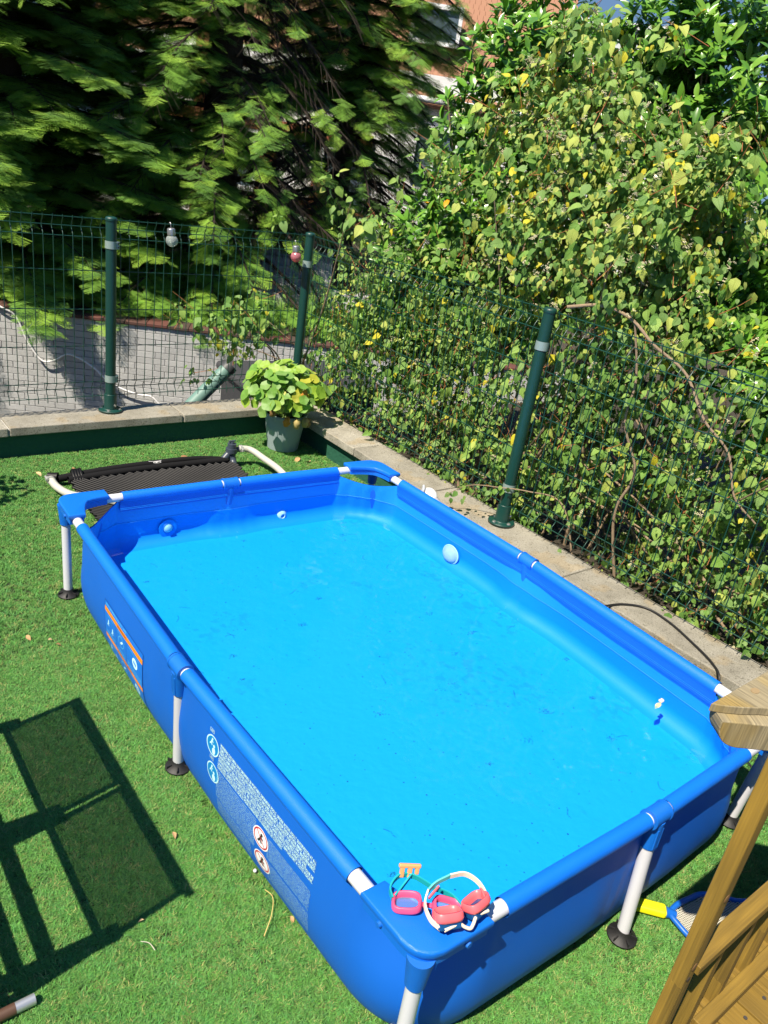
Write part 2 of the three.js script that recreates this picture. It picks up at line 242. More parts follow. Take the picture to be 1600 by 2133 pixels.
{
  // outer skin
  const rowsN = 26, top = 0.412, ys = []; for (let j = 0; j <= rowsN; j++) ys.push(top * (1 - j / rowsN));
  const rings = ys.map((y) => linerRing(sstep(0.0, 0.75, 1 - y / top), wallOff(y)));
  const dip = (q, j) => (q[2] % 1 ? 0.030 * Math.sin(Math.PI * q[3]) * Math.pow(1 - j / rowsN, 3) : 0);
  let per = [0]; for (let i = 1; i <= nRing; i++) { const a = rings[13][i - 1], b = rings[13][i % nRing]; per.push(per[i - 1] + Math.hypot(a[0] - b[0], a[1] - b[1])); }
  part('liner_outside', gridGeo(nRing, rowsN, (u, v, i, j) => { const q = rings[j][i % nRing], y = Math.max(0.004, ys[j] - dip(q, j)); return [q[0], y, q[1], per[i], ys[j]]; }, true), M.linerOut, pool);
  // inner skin with a rounded foot, and the lighter floor sheet
  const FY = 0.188, wallRows = 16, foot = 8, R = 0.055, inr = [], iy = [];
  for (let j = 0; j <= wallRows; j++) { const y = mixf(top, FY + R, j / wallRows), o = wallOff(y); inr.push(linerRing(sstep(0, 0.75, 1 - y / top), (s, t) => o(s, t) - 0.007, 0.006 * sstep(0, 0.4, j / wallRows))); iy.push(y); }
  for (let j = 1; j <= foot; j++) { const a = j / foot * Math.PI / 2, y = FY + R - R * Math.sin(a), o = wallOff(FY + R), b = R * (1 - Math.cos(a)); inr.push(linerRing(sstep(0, 0.75, 1 - y / top), (s, t) => o(s, t) - 0.007 - b - 0.004 * a * (noise3(t * 9, s * 3, 2) - 0.3), 0.004)); iy.push(y); }
  const last = inr.length - 1;
  part('liner_inside', gridGeo(nRing, last, (u, v, i, j) => { const q = inr[j][i % nRing], y = iy[j] - (q[2] % 1 ? 0.030 * Math.sin(Math.PI * q[3]) * Math.pow(Math.max(0, 1 - j / wallRows), 3) : 0); return [q[0], y, q[1], per[i], iy[j]]; }, true), M.linerIn, pool);
  const fr = inr[last], nf = 16;
  const dirt = (() => { // algae flecks and grains lying on the pool floor
    const W = 1024, r = seeded(77), d = new Uint8Array(W * W * 4); for (let k = 0; k < W * W; k++) { const x = k % W, y = k / W | 0, a = fbm(x / 180, y / 180, 3, 3), f = fbm(x / 14, y / 14, 8, 3), st = sstep(0.58, 0.72, a) * sstep(0.54, 0.7, f) * 0.06; d.set([255 * (1 - st), 255 * (1 - st), 255 * (1 - st * 0.8), 255], k * 4); }
    const dot = (x, y, s, v) => { for (let j = -3; j <= 3; j++) for (let i = -3; i <= 3; i++) { if (i * i + j * j > s * s + r() * 1.5) continue; const k = (((y + j + W) % W) * W + (x + i + W) % W) * 4; d[k] = v * 0.5; d[k + 1] = v; d[k + 2] = v * 0.9; } };
    for (let k = 0; k < 420; k++) dot(r() * W | 0, r() * W | 0, r() < 0.12 ? 1.4 : 0.6, rr(95, 195, r));
    for (let c = 0; c < 26; c++) { const cx = r() * W, cy = r() * W, s = rr(5, 22, r), n = rr(6, 38, r) | 0; for (let k = 0; k < n; k++) dot(cx + s * (r() + r() - 1) | 0, cy + s * 0.6 * (r() + r() - 1) | 0, 0.7, rr(130, 205, r)); }
    for (let c = 0; c < 16; c++) { let x = r() * W, y = r() * W, a = r() * 6.3; for (let k = 0; k < 22; k++) { x += Math.cos(a) * 1.3; y += Math.sin(a) * 1.3; a += rr(-0.25, 0.25, r); dot((x + W) % W | 0, (y + W) % W | 0, 0.4, 185); } }
    const t = new THREE.DataTexture(d, W, W); t.magFilter = t.minFilter = THREE.LinearFilter; t.wrapS = t.wrapT = THREE.RepeatWrapping; t.colorSpace = THREE.SRGBColorSpace; t.needsUpdate = true; t.repeat.set(0.62, 0.62); return t;
  })();
  M.poolFloor = mat(lin(0.001, 0.315, 0.80), 0.55, { map: dirt, bumpMap: rep(tFine, 3), bumpScale: 0.0015 });
  part('pool_floor', gridGeo(nRing, nf, (u, v, i, j) => { const q = fr[i % nRing], k = 1 - j / nf, x = centre.x + (q[0] - centre.x) * k, z = centre.z + (q[1] - centre.z) * k; return [x, FY + 0.0035 * (fbm(x * 5, z * 5, 3, 3) - 0.5) * Math.min(1, j / 2), z, x, z]; }, true), M.poolFloor, pool);
  // stitched hem under the top rails
  const hem = inr[2];
  // water surface, touching the inner skin
  const WY = 0.302, wo = wallOff(WY), wr = linerRing(sstep(0, 0.75, 1 - WY / top), (s, t) => wo(s, t) - 0.0085, 0.006);
  const ripple = tex(512, 512, (i, j) => fbm(i / 128, j / 128, 5, 3, 4));
  const water = setting('water', gridGeo(nRing, 6, (u, v, i, j) => { const q = wr[i % nRing], k = 1 - j / 6, x = centre.x + (q[0] - centre.x) * k, z = centre.z + (q[1] - centre.z) * k; return [x, WY, z, x, z]; }, true), mat(lin(0.76, 0.94, 1), 0.02, { transmission: 1, thickness: 0, ior: 1.33, bumpMap: rep(ripple, 1.2), bumpScale: 0.006 }));
  part('waterline_residue', gridGeo(nRing, 2, (u, v, i, j) => { const q = wr[i % nRing], o = (j - 1) * 0.0012; return [q[0] + (centre.x - q[0]) * 0.0012, WY + 0.0012 + o, q[1] + (centre.z - q[1]) * 0.0012]; }, true), mat(lin(0.04, 0.32, 0.82), 0.5), pool);
  tag(water, 'clear still water in the blue pool', 'water');

  // rails: white pipe, blue sleeves, joints
  const sleeveR = 0.0225, pipeR = 0.018;
  const cornerLen = 0.225, jointHalf = 0.045;
  poolSides.forEach(([A, m, B], s) => {
    for (const [E, C] of [[A, m], [B, m]]) {
      const d = C.clone().sub(E).normalize();
      part('rail_pipe', rod(E.clone().addScaledVector(d, 0.05), C, pipeR, pipeR, 20), M.pipe, pool);
      const a = E.clone().addScaledVector(d, cornerLen), b = C.clone().addScaledVector(d, -jointHalf), n = outs[s], L = a.distanceTo(b);
      // the sleeve wraps the pipe and runs down into the wall on both sides
      const prof = []; for (let k = 0; k <= 20; k++) { const ph = -2.0 + 4.0 * k / 20; prof.push([Math.sin(ph) * sleeveR, Math.cos(ph) * sleeveR]); }
      prof.unshift([-0.0095, -0.035]); prof.push([0.004, -0.032]);
      part('rail_sleeve', gridGeo(24, prof.length - 1, (u, v, i, j) => { const p = a.clone().lerp(b, u), q = prof[j], w = 0.0007 * (noise3(u * 14, j * 0.35, s * 3.1) - 0.5); return [p.x + n.x * (q[0] + w), p.y + q[1] + w, p.z + n.z * (q[0] + w), u * L, j * 0.006]; }), M.sleeve, pool);
    }
    for (const [E, C] of [[A, m], [B, m]]) { // hem of the sleeve hanging inside, with two rows of stitching
      const d = C.clone().sub(E).normalize(), a = E.clone().addScaledVector(d, cornerLen - 0.01), b = C.clone().addScaledVector(d, -0.012), n = outs[s];
      const hem = part('sleeve_hem', gridGeo(30, 4, (u, v) => { const p = a.clone().lerp(b, u), w = 0.0012 * (noise3(u * 9, v * 2, s * 2.3 + 5) - 0.5), o = mixf(-0.0205, -0.0145, Math.sqrt(v)) + w; return [p.x + n.x * o, RH - 0.006 - v * 0.054, p.z + n.z * o, u, v]; }), M.hem, pool);
      part('stitching', merge([0.044, 0.05].map((y) => rod(a.clone().addScaledVector(n, -0.0172).add(V(0, -y, 0)), b.clone().addScaledVector(n, -0.0165).add(V(0, -y, 0)), 0.0007, 0.0007, 4, true))), M.linerIn, hem);
    }
    const d = B.clone().sub(A).normalize(), feet = { 0: V(0.77, 0, 0.063), 1: V(1.585, 0, -1.121), 2: V(0.72, 0, -2.262), 3: V(0.0, 0, -1.11) };
    const F = s === 3 ? V(-0.012, 0, -1.105) : feet[s], dn = F.clone().sub(m).normalize();
    const ja = m.clone().addScaledVector(d, -0.034), jb = m.clone().addScaledVector(d, 0.034);
    const J = part('t_joint', merge([rod(ja, jb, 0.0255, 0.0255, 28, true), rod(ja.clone().addScaledVector(d, -0.002), ja.clone().addScaledVector(d, 0.004), 0.0272, 0.0272, 28), rod(jb.clone().addScaledVector(d, -0.004), jb.clone().addScaledVector(d, 0.002), 0.0272, 0.0272, 28), rod(m.clone().addScaledVector(dn, 0.012), m.clone().addScaledVector(dn, 0.10), 0.026, 0.0215, 20)]), M.capBlue, pool);
    part('rib', merge([-1, 1].map((k) => rod(m.clone().addScaledVector(dn, 0.03).addScaledVector(outs[s], 0.022).addScaledVector(d, 0.01 * k), m.clone().addScaledVector(dn, 0.095).addScaledVector(outs[s], 0.019).addScaledVector(d, 0.009 * k), 0.003, 0.003, 6))), M.capBlue, J);
    part('leg', rod(m.clone().addScaledVector(dn, 0.06), F.clone().add(V(0, 0.006, 0)), 0.0178, 0.0178, 20), M.pipe, pool);
    footPad(F);
  });
  function footPad(F) {
    const g = new THREE.LatheGeometry([[0.0185, 0.034], [0.021, 0.034], [0.0225, 0.016], [0.041, 0.008], [0.042, 0.003], [0.0, 0.003]].map((q) => new THREE.Vector2(...q)), 20); const fin = []; for (let k = 0; k < 6; k++) { const a = k * 1.047; fin.push(box(0.020, 0.016, 0.003, 0.030, 0.012, 0).rotateY(a)); }
    part('foot_pad', merge([g, ...fin]).translate(F.x, 0.008, F.z), M.rubber, pool);
  }
  // corner caps
  const corner = [[NL, FM, LM, V(-0.006, 0, 0.008)], [NR, FM, RM, V(1.476, 0, -0.012)], [FR, RM, BM, V(1.515, 0, -2.19)], [FL, BM, LM, V(0.006, 0, -2.236)]];
  for (const [K, a, b, F] of corner) {
    const e1 = a.clone().sub(K).setY(0).normalize(), e2 = b.clone().sub(K).setY(0).normalize(), sh = new THREE.Shape(), o = 0.027, A = 0.160, w = 0.027, r = 0.07;
    sh.moveTo(A, -o); sh.lineTo(r - o, -o); sh.quadraticCurveTo(-o, -o, -o, r - o); sh.lineTo(-o, A); sh.lineTo(w, A); sh.quadraticCurveTo(w + 0.02, w + 0.045, w + 0.045, w + 0.02); sh.lineTo(w + 0.045, w + 0.02); sh.quadraticCurveTo(A * 0.7, w, A, w); sh.closePath();
    const lid = new THREE.ExtrudeGeometry(sh, { depth: 0.010, bevelEnabled: true, bevelThickness: 0.005, bevelSize: 0.005, bevelSegments: 3, curveSegments: 16 });
    const skirt = new THREE.ExtrudeGeometry(sh, { depth: 0.026, bevelEnabled: false, curveSegments: 16 });
    const put = (g, y, sc = 1) => { const p = g.attributes.position; for (let i = 0; i < p.count; i++) { const x = p.getX(i) * sc, z = p.getY(i) * sc, h = p.getZ(i); p.setXYZ(i, K.x + e1.x * x + e2.x * z, K.y + y + h, K.z + e1.z * x + e2.z * z); } const g2 = g.index ? g.toNonIndexed() : g; g2.computeVertexNormals(); return toCreasedNormals(g2, 0.7); };
    const cp = part('corner_cap', put(lid, 0.016), M.capBlue, pool);
    part('cap_skirt', put(skirt, -0.012, 0.985), M.capBlue, cp);
    const dn = F.clone().sub(K).normalize();
    part('leg_socket', rod(K.clone().addScaledVector(dn, 0.0), K.clone().addScaledVector(dn, 0.085), 0.03, 0.022, 20), M.capBlue, cp);
    for (const e of [e1, e2]) { const n = e === e1 ? e2 : e1; part('push_pin', rod(K.clone().addScaledVector(e, 0.1).addScaledVector(n, -0.024), K.clone().addScaledVector(e, 0.1).addScaledVector(n, -0.034), 0.0085, 0.0075, 14), M.capBlue, cp); }
    part('leg', rod(K.clone().addScaledVector(dn, 0.05), F.clone().add(V(0, 0.006, 0)), 0.0178, 0.0178, 20), M.pipe, pool);
    footPad(F);
  }
  // inlets on the back wall and strainer on the right wall
  const pale = mat(lin(0.42, 0.60, 0.66), 0.5);
  const bw = (x, y) => { const o = wallOff(y)(2, 1 - x / 1.5); return -2.225 - (-1) * 0 + (-1) * o + 0.010; };
  const lathe = (pts, seg = 36) => new THREE.LatheGeometry(pts.map((q) => new THREE.Vector2(...q)), seg).rotateX(Math.PI / 2);
  { const z = bw(0.435, 0.249); const f = part('inlet_fitting', lathe([[0.0, 0.012], [0.013, 0.012], [0.014, 0.006], [0.02, 0.004]]).translate(0.435, 0.249, z), pale, pool); part('gasket_ring', lathe([[0.018, 0.004], [0.024, 0.004], [0.025, 0.001]]).translate(0.435, 0.249, z), mat(lin(0.002, 0.13, 0.50), 0.5), f); part('weld_ring', lathe([[0.025, 0.001], [0.040, 0.0016], [0.042, 0.0]]).translate(0.435, 0.249, z), M.linerIn, f); }
  { const z = bw(1.01, 0.222); const f = part('outlet_nozzle', lathe([[0.008, 0.012], [0.009, 0.026], [0.014, 0.027], [0.022, 0.02], [0.031, 0.011], [0.033, 0.0]]).translate(1.01, 0.222, z), mat(lin(0.62, 0.72, 0.70), 0.45), pool); part('nozzle_bore', lathe([[0.0, 0.013], [0.009, 0.013]]).translate(1.01, 0.222, z), M.rubber, f); }
  { const holes = tex(256, 256, (i, j) => { const x = (i % 16) - 8, y = (j % 12) - 6; return x * x * 0.35 + y * y < 7 ? 0 : 1; }); const g = new THREE.SphereGeometry(0.04, 40, 20, 0, Math.PI * 2, 0, Math.PI / 2); g.scale(1.0, 0.62, 1.15); g.rotateZ(Math.PI / 2); const x = 1.519 + 0.012 - 0.008; const st = part('suction_strainer', g.translate(x, 0.24, -1.555), mat(lin(0.70, 0.74, 0.72), 0.5, { bumpMap: rep(holes, 3, 1.4), bumpScale: 0.006 }), pool); const rim = new THREE.TorusGeometry(0.0435, 0.004, 8, 40); rim.rotateY(Math.PI / 2); rim.scale(1, 0.98, 1.12); part('strainer_rim', rim.translate(x, 0.24, -1.555), mat(lin(0.55, 0.66, 0.68), 0.5), st); }

  // printed notices on the left outer wall
  const c = document.createElement('canvas'); c.width = 2048; c.height = 512; const k = c.getContext('2d'); k.clearRect(0, 0, 2048, 512);
  const zz = (z) => (z + 2.0) / 1.9 * 2048, yy = (y) => (0.40 - y) / 0.40 * 512, px = 2048 / 1.9;
  k.fillStyle = 'rgba(10,110,215,1)'; k.fillRect(zz(-1.75), yy(0.285), 0.36 * px, yy(0.03) - yy(0.285));
  k.strokeStyle = '#0a2f86'; k.lineWidth = 3; k.strokeRect(zz(-1.75), yy(0.285), 0.36 * px, yy(0.03) - yy(0.285));
  k.fillStyle = '#f08a18'; k.fillRect(zz(-1.748), yy(0.262), 0.356 * px, 24); k.fillRect(zz(-1.748), yy(0.148), 0.356 * px, 22);
  k.strokeStyle = '#0a2f86'; k.lineWidth = 2; for (const z of [-1.635, -1.535]) { k.beginPath(); k.moveTo(zz(z), yy(0.24)); k.lineTo(zz(z), yy(0.03)); k.stroke(); }
  k.fillStyle = '#5a2a08'; k.font = 'bold 20px sans-serif'; k.fillText('\u25B2 WARNING', zz(-1.635), yy(0.262) + 19); k.fillText('\u25B2 AVERTISSEMENT', zz(-1.645), yy(0.148) + 18);
  k.fillStyle = '#7fdcf5'; k.font = '12px sans-serif'; k.fillText('SAFETY INFORMATION FOR POOL USERS', zz(-1.74), yy(0.270));
  const words = 'always supervise children in and around the pool never dive or jump shallow water keep electrical lines radios and other devices away from the water toujours surveiller les enfants ne pas plonger eau peu profonde risque de noyade lire attentivement le manuel avant utilisation nur unter Aufsicht benutzen niet duiken ondiep water no dejar sin vigilancia '.repeat(6);
  let wp = 0; const small = (x, y, w, n, h = 7) => { const f = k.font; k.font = `${(h * 0.95).toFixed(1)}px sans-serif`; for (let i = 0; i < n; i++) { let e = wp + 4; while (k.measureText(words.slice(wp, e)).width < w && e - wp < 400) e++; k.fillText(words.slice(wp, e - 1), x, y + i * h + h * 0.7); wp = (e - 1) % 1200; } k.font = f; };
  k.fillStyle = 'rgba(110,205,240,0.9)';
  for (const [y0, y1] of [[0.236, 0.165], [0.124, 0.055]]) {
    small(zz(-1.72), yy(y0), 70, 1, 9); small(zz(-1.62), yy(y0), 55, 1, 9); small(zz(-1.515), yy(y0), 110, 1, 9);
    small(zz(-1.74), yy(y1) - 4, 100, 2, 9); small(zz(-1.62), yy(y1) - 2, 80, 2, 9); small(zz(-1.525), yy(y1) - 14, 138, 4, 8);
  }
  const figure = (x, y, s, col) => { k.save(); k.translate(x, y); k.scale(s, s); k.fillStyle = col; k.beginPath(); k.arc(4, -13, 5, 0, 7); k.fill(); k.lineWidth = 6; k.strokeStyle = col; k.lineCap = 'round'; k.beginPath(); k.moveTo(2, -7); k.lineTo(-2, 5); k.moveTo(1, -5); k.lineTo(9, -1); k.moveTo(-2, 5); k.lineTo(-8, 14); k.moveTo(-2, 5); k.lineTo(5, 13); k.stroke(); k.restore(); };
  for (const y of [0.205, 0.096]) {
    figure(zz(-1.715), yy(y), 1.0, '#bfeefc'); figure(zz(-1.675), yy(y - 0.016), 1.0, '#bfeefc');
    k.strokeStyle = '#6fcdf0'; k.lineWidth = 2.5; k.beginPath(); k.arc(zz(-1.585), yy(y), 27, 0, 7); k.stroke(); k.fillStyle = '#c8f2fd'; k.beginPath(); k.ellipse(zz(-1.58), yy(y), 17, 6, -0.7, 0, 7); k.fill();
    k.fillStyle = '#c8f2fd'; k.beginPath(); k.arc(zz(-1.455), yy(y), 25, 0, 7); k.fill(); k.fillStyle = '#0a6ed7'; for (const q of [-9, 0, 9]) { k.beginPath(); k.ellipse(zz(-1.455) + q, yy(y) + q * 0.3, 3, 12, 0.3, 0, 7); k.fill(); }
  }
  // no-swimming discs, big notice text
  const P = '#bdeaf2';
  for (const [z, y] of [[-0.888, 0.305], [-0.872, 0.222]]) { k.fillStyle = '#0b7fc4'; k.strokeStyle = P; k.lineWidth = 5; k.beginPath(); k.arc(zz(z), yy(y), 37, 0, 7); k.fill(); k.stroke(); figure(zz(z) - 10, yy(y) - 12, 0.9, P); k.fillStyle = P; k.beginPath(); k.ellipse(zz(z) + 9, yy(y) + 18, 10, 14, 0, 0, 7); k.fill(); k.beginPath(); k.arc(zz(z) + 8, yy(y) - 2, 6, 0, 7); k.fill(); k.strokeStyle = P; k.lineWidth = 1.5; k.strokeRect(zz(z) - 26, yy(y) - 62, 24, 13); k.font = 'bold 10px sans-serif'; k.fillText('EN', zz(z) - 21, yy(y) - 51); }
  const big = [['WARNING! CHILDREN HAVE DROWNED IN PORTABLE SWIMMING POOLS. UNDER ACTIVE ADULT SUPERVISION AT ALL', 'TIMES. DO NOT LEAVE CHILDREN UNSUPERVISED IN OR AROUND THE POOL. KEEP THEM WITHIN ARMS\' REACH. POOL', 'FENCING LAWS APPLY TO THIS POOL. CONSULT YOUR LOCAL GOVERNMENT AUTHORITY FOR FENCING REQUIREMENTS.', 'AVERTISSEMENT! DES ENFANTS SE SONT NOY\u00C9S DANS DES PISCINES PORTABLES. ASSUREZ-VOUS D\'UNE', 'SURVEILLANCE ACTIVE CONSTANTE. NE LAISSEZ PAS LES ENFANTS SANS SURVEILLANCE DANS OU AUTOUR DE', 'LA PISCINE. GARDEZ-LES \u00C0 PORT\u00C9E DE MAIN. LES LOIS DE CL\u00D4TURE DES PISCINES S\'APPLIQUENT \u00C0 CETTE PISCINE.', 'CONSULTEZ LES AUTORIT\u00C9S LOCALES POUR CONNA\u00CETRE LES EXIGENCES DE CL\u00D4TURES.']];
  k.fillStyle = P; k.font = 'bold 17px sans-serif'; const X0 = zz(-0.848), TW = 0.485 * px;
  big[0].forEach((t, i) => { const w = k.measureText(t).width, want = TW * (i === 6 ? 0.72 : i === 3 ? 0.93 : 1); k.save(); k.translate(X0, yy(0.342) + 14 + i * 15.5); k.scale(want / w, 1); k.fillText(t, 0, 0); k.restore(); });
  k.fillStyle = 'rgba(165,222,245,0.95)'; small(X0, yy(0.252), 0.225 * px, 14, 9); small(X0 + 6, yy(0.15), 0.20 * px, 9, 8); small(X0 + 0.285 * px, yy(0.243), 0.20 * px, 10, 9); small(X0 + 0.285 * px, yy(0.165), 0.20 * px, 12, 8);
  for (const [z, y] of [[-0.597, 0.212], [-0.587, 0.135]]) { k.fillStyle = '#e8edf2'; k.beginPath(); k.arc(zz(z), yy(y), 42, 0, 7); k.fill(); k.strokeStyle = '#b8202c'; k.lineWidth = 5; k.beginPath(); k.arc(zz(z), yy(y), 35, 0, 7); k.stroke(); figure(zz(z) - 2, yy(y), 1.25, '#2b2226'); k.lineWidth = 4; k.beginPath(); k.moveTo(zz(z) - 25, yy(y) - 25); k.lineTo(zz(z) + 25, yy(y) + 25); k.stroke(); }
  const pt = new THREE.CanvasTexture(c); pt.colorSpace = THREE.SRGBColorSpace; pt.magFilter = pt.minFilter = THREE.LinearFilter;
  const A = FL, B = NL, L = 2.246;
  part('printed_notices', gridGeo(90, 22, (u, v) => { const z = -2.0 + 1.9 * u, y = 0.40 * (1 - v), t = (z + 2.242) / L, p = sidePoint(3, t), o = wallOff(y)(3, t) + 0.0016; return [p.x + outs[3].x * o, Math.max(0.006, y), p.z + outs[3].z * o, u, 1 - v]; }), mat(0xffffff, 0.5, { map: pt, transparent: true }), pool);
}
// ---------- leaf shapes ----------
function leafGeo(outline, rowsN, fold, droop, wave = 0) { // outline(t) -> half width; length 1 along +z
  const pos = [], uv = [], idx = [];
  for (let j = 0; j <= rowsN; j++) { const t = j / rowsN, w = outline(t), y = -droop * t * t; for (let i = -1; i <= 1; i++) { pos.push(i * w, y + (i ? fold * w : 0) + wave * Math.sin(t * 9 + i * 2) * (i ? 1 : 0), t - droop * 0.25 * t * t); uv.push(0.5 + i * 0.5, t); } }
  for (let j = 0; j < rowsN; j++) for (let i = 0; i < 2; i++) { const a = j * 3 + i; idx.push(a, a + 3, a + 4, a, a + 4, a + 1); }
  const g = new THREE.BufferGeometry(); g.setAttribute('position', new THREE.Float32BufferAttribute(pos, 3)); g.setAttribute('uv', new THREE.Float32BufferAttribute(uv, 2)); g.setIndex(idx); g.computeVertexNormals(); return g;
}
const ovate = (t) => 0.36 * Math.pow(Math.sin(Math.PI * Math.pow(clamp(t, 0, 1), 0.72)), 0.85) * (1 - 0.25 * t);
const lance = (t) => 0.17 * Math.pow(Math.sin(Math.PI * Math.pow(clamp(t, 0, 1), 0.95)), 0.8);
const tVein = tex(64, 128, (i, j) => { const x = Math.abs(i / 63 - 0.5) * 2, y = j / 127, mid = Math.exp(-x * x * 300), a = (y * 7 - x * 2.2), f = Math.abs(a - Math.round(a)), side = Math.exp(-f * f * 220); return clamp(0.5 + 0.5 * Math.max(mid, side * 0.7) * -1 + 0.5, 0, 1); });

// ---------- nasturtium in a grey-green pot ----------
{
  const px = 1.80, pz = -3.50, t = thing('potted_nasturtium', 'grey green pot of round leaved nasturtium in the wall corner', 'potted plant', [px, 0, pz]);
  const pot = part('pot', new THREE.LatheGeometry([[0, 0.006], [0.098, 0.006], [0.102, 0.012], [0.132, 0.222], [0.141, 0.224], [0.143, 0.255], [0.135, 0.257], [0.132, 0.235], [0.12, 0.22], [0, 0.22]].map((q) => new THREE.Vector2(...q)), 48), mat(lin(0.27, 0.345, 0.355), 0.6, { bumpMap: rep(tGrit, 6), bumpScale: 0.0005 }), t);
  part('soil', new THREE.CylinderGeometry(0.122, 0.118, 0.02, 24).translate(0, 0.222, 0), mat(lin(0.04, 0.03, 0.02), 0.95), pot);
  const r = seeded(5), mats = [lin(0.23, 0.41, 0.035), lin(0.16, 0.35, 0.04), lin(0.28, 0.45, 0.035), lin(0.19, 0.36, 0.07), lin(0.45, 0.47, 0.04)].map((c) => mat(c, 0.55, { transmission: 0.34, thickness: 0 }));
  // round shield-shaped leaf with a wavy rim and pale veins sunk into it
  const shield = (seed) => { const q = seeded(seed), n = 22, pos = [0, 0, 0], idx = [], lob = rr(0.03, 0.09, q), ph = q() * 6; for (let k = 1; k <= 3; k++) for (let i = 0; i < n; i++) { const a = i / n * 6.283, rad = k / 3 * (1 + lob * Math.sin(a * 5 + ph) * (k === 3 ? 1 : 0.5)), vein = Math.cos(a * 8) > 0.8 ? -0.015 : 0.012; pos.push(Math.cos(a) * rad, 0.10 * (k / 3) ** 2 + vein * k / 3 + 0.05 * (k / 3) * Math.sin(a * 3 + ph), Math.sin(a) * rad); } for (let i = 0; i < n; i++) { const j = (i + 1) % n; idx.push(0, 1 + j, 1 + i); for (let k = 0; k < 2; k++) { const a = 1 + k * n; idx.push(a + i, a + j, a + n + j, a + i, a + n + j, a + n + i); } } const g = new THREE.BufferGeometry(); g.setAttribute('position', new THREE.Float32BufferAttribute(pos, 3)); g.setIndex(idx); g.computeVertexNormals(); return g; };
  const gs = [3, 9, 14, 31].map(shield), stemM = mat(lin(0.24, 0.36, 0.10), 0.6), cam = camera.position.clone().sub(V(px, 0.4, pz)).normalize(), stems = [];
  for (let k = 0; k < 240; k++) {
    const a = r() * 6.283, el = Math.asin(rr(-0.55, 1, r)), R = rr(0.60, 1, r), low = el < -0.1, c = V(Math.cos(a) * Math.cos(el) * 0.285 * R - 0.03, 0.405 + Math.sin(el) * 0.19 * R, Math.sin(a) * Math.cos(el) * 0.27 * R);
    if (low && Math.hypot(c.x, c.z) < 0.15) { const s = 0.155 / Math.max(0.03, Math.hypot(c.x, c.z)); c.x *= s; c.z *= s; }
    const n = c.clone().sub(V(0, 0.33, 0)).normalize().add(V(-0.25, 0.45, 0.3)).add(V(rr(-0.7, 0.7, r), rr(-0.4, 0.6, r), rr(-0.7, 0.7, r))).normalize(), s = rr(0.024, 0.044, r);
    const o = part('leaf', gs[k % 4], mats[r() < 0.1 ? 4 : (r() * 4 | 0)], t); const q = new THREE.Quaternion().setFromUnitVectors(V(0, 1, 0), n); o.quaternion.copy(q); o.position.copy(c); o.scale.setScalar(s);
    stems.push(tube([V(rr(-0.05, 0.05, r), 0.23, rr(-0.05, 0.05, r)), c.clone().multiplyScalar(0.5).add(V(0, 0.17, 0)), c.clone().addScaledVector(n, -0.004)], 0.0018, 8, 4));
  }
  part('stems', merge(stems), stemM, t);
  const wilt = [lin(0.55, 0.25, 0.02), lin(0.50, 0.40, 0.14), lin(0.34, 0.20, 0.07)].map((c) => mat(c, 0.8, { transmission: 0.25, thickness: 0 }));
  for (const [x, y, z, k] of [[-0.10, 0.255, 0.175, 0], [-0.03, 0.24, 0.19, 1], [0.05, 0.235, 0.165, 1], [0.075, 0.225, 0.15, 2], [-0.02, 0.44, 0.22, 0], [-0.16, 0.30, 0.10, 2]]) { const g = new THREE.SphereGeometry(0.026, 10, 7), p = g.attributes.position; for (let i = 0; i < p.count; i++) { const w = 0.65 + 0.6 * hash3(i % 10, i / 10 | 0, k + 3); p.setXYZ(i, p.getX(i) * w, p.getY(i) * w * 1.2, p.getZ(i) * w * 0.7); } g.computeVertexNormals(); part('withered_flower', g.translate(x, y, z), wilt[k], t); }
}

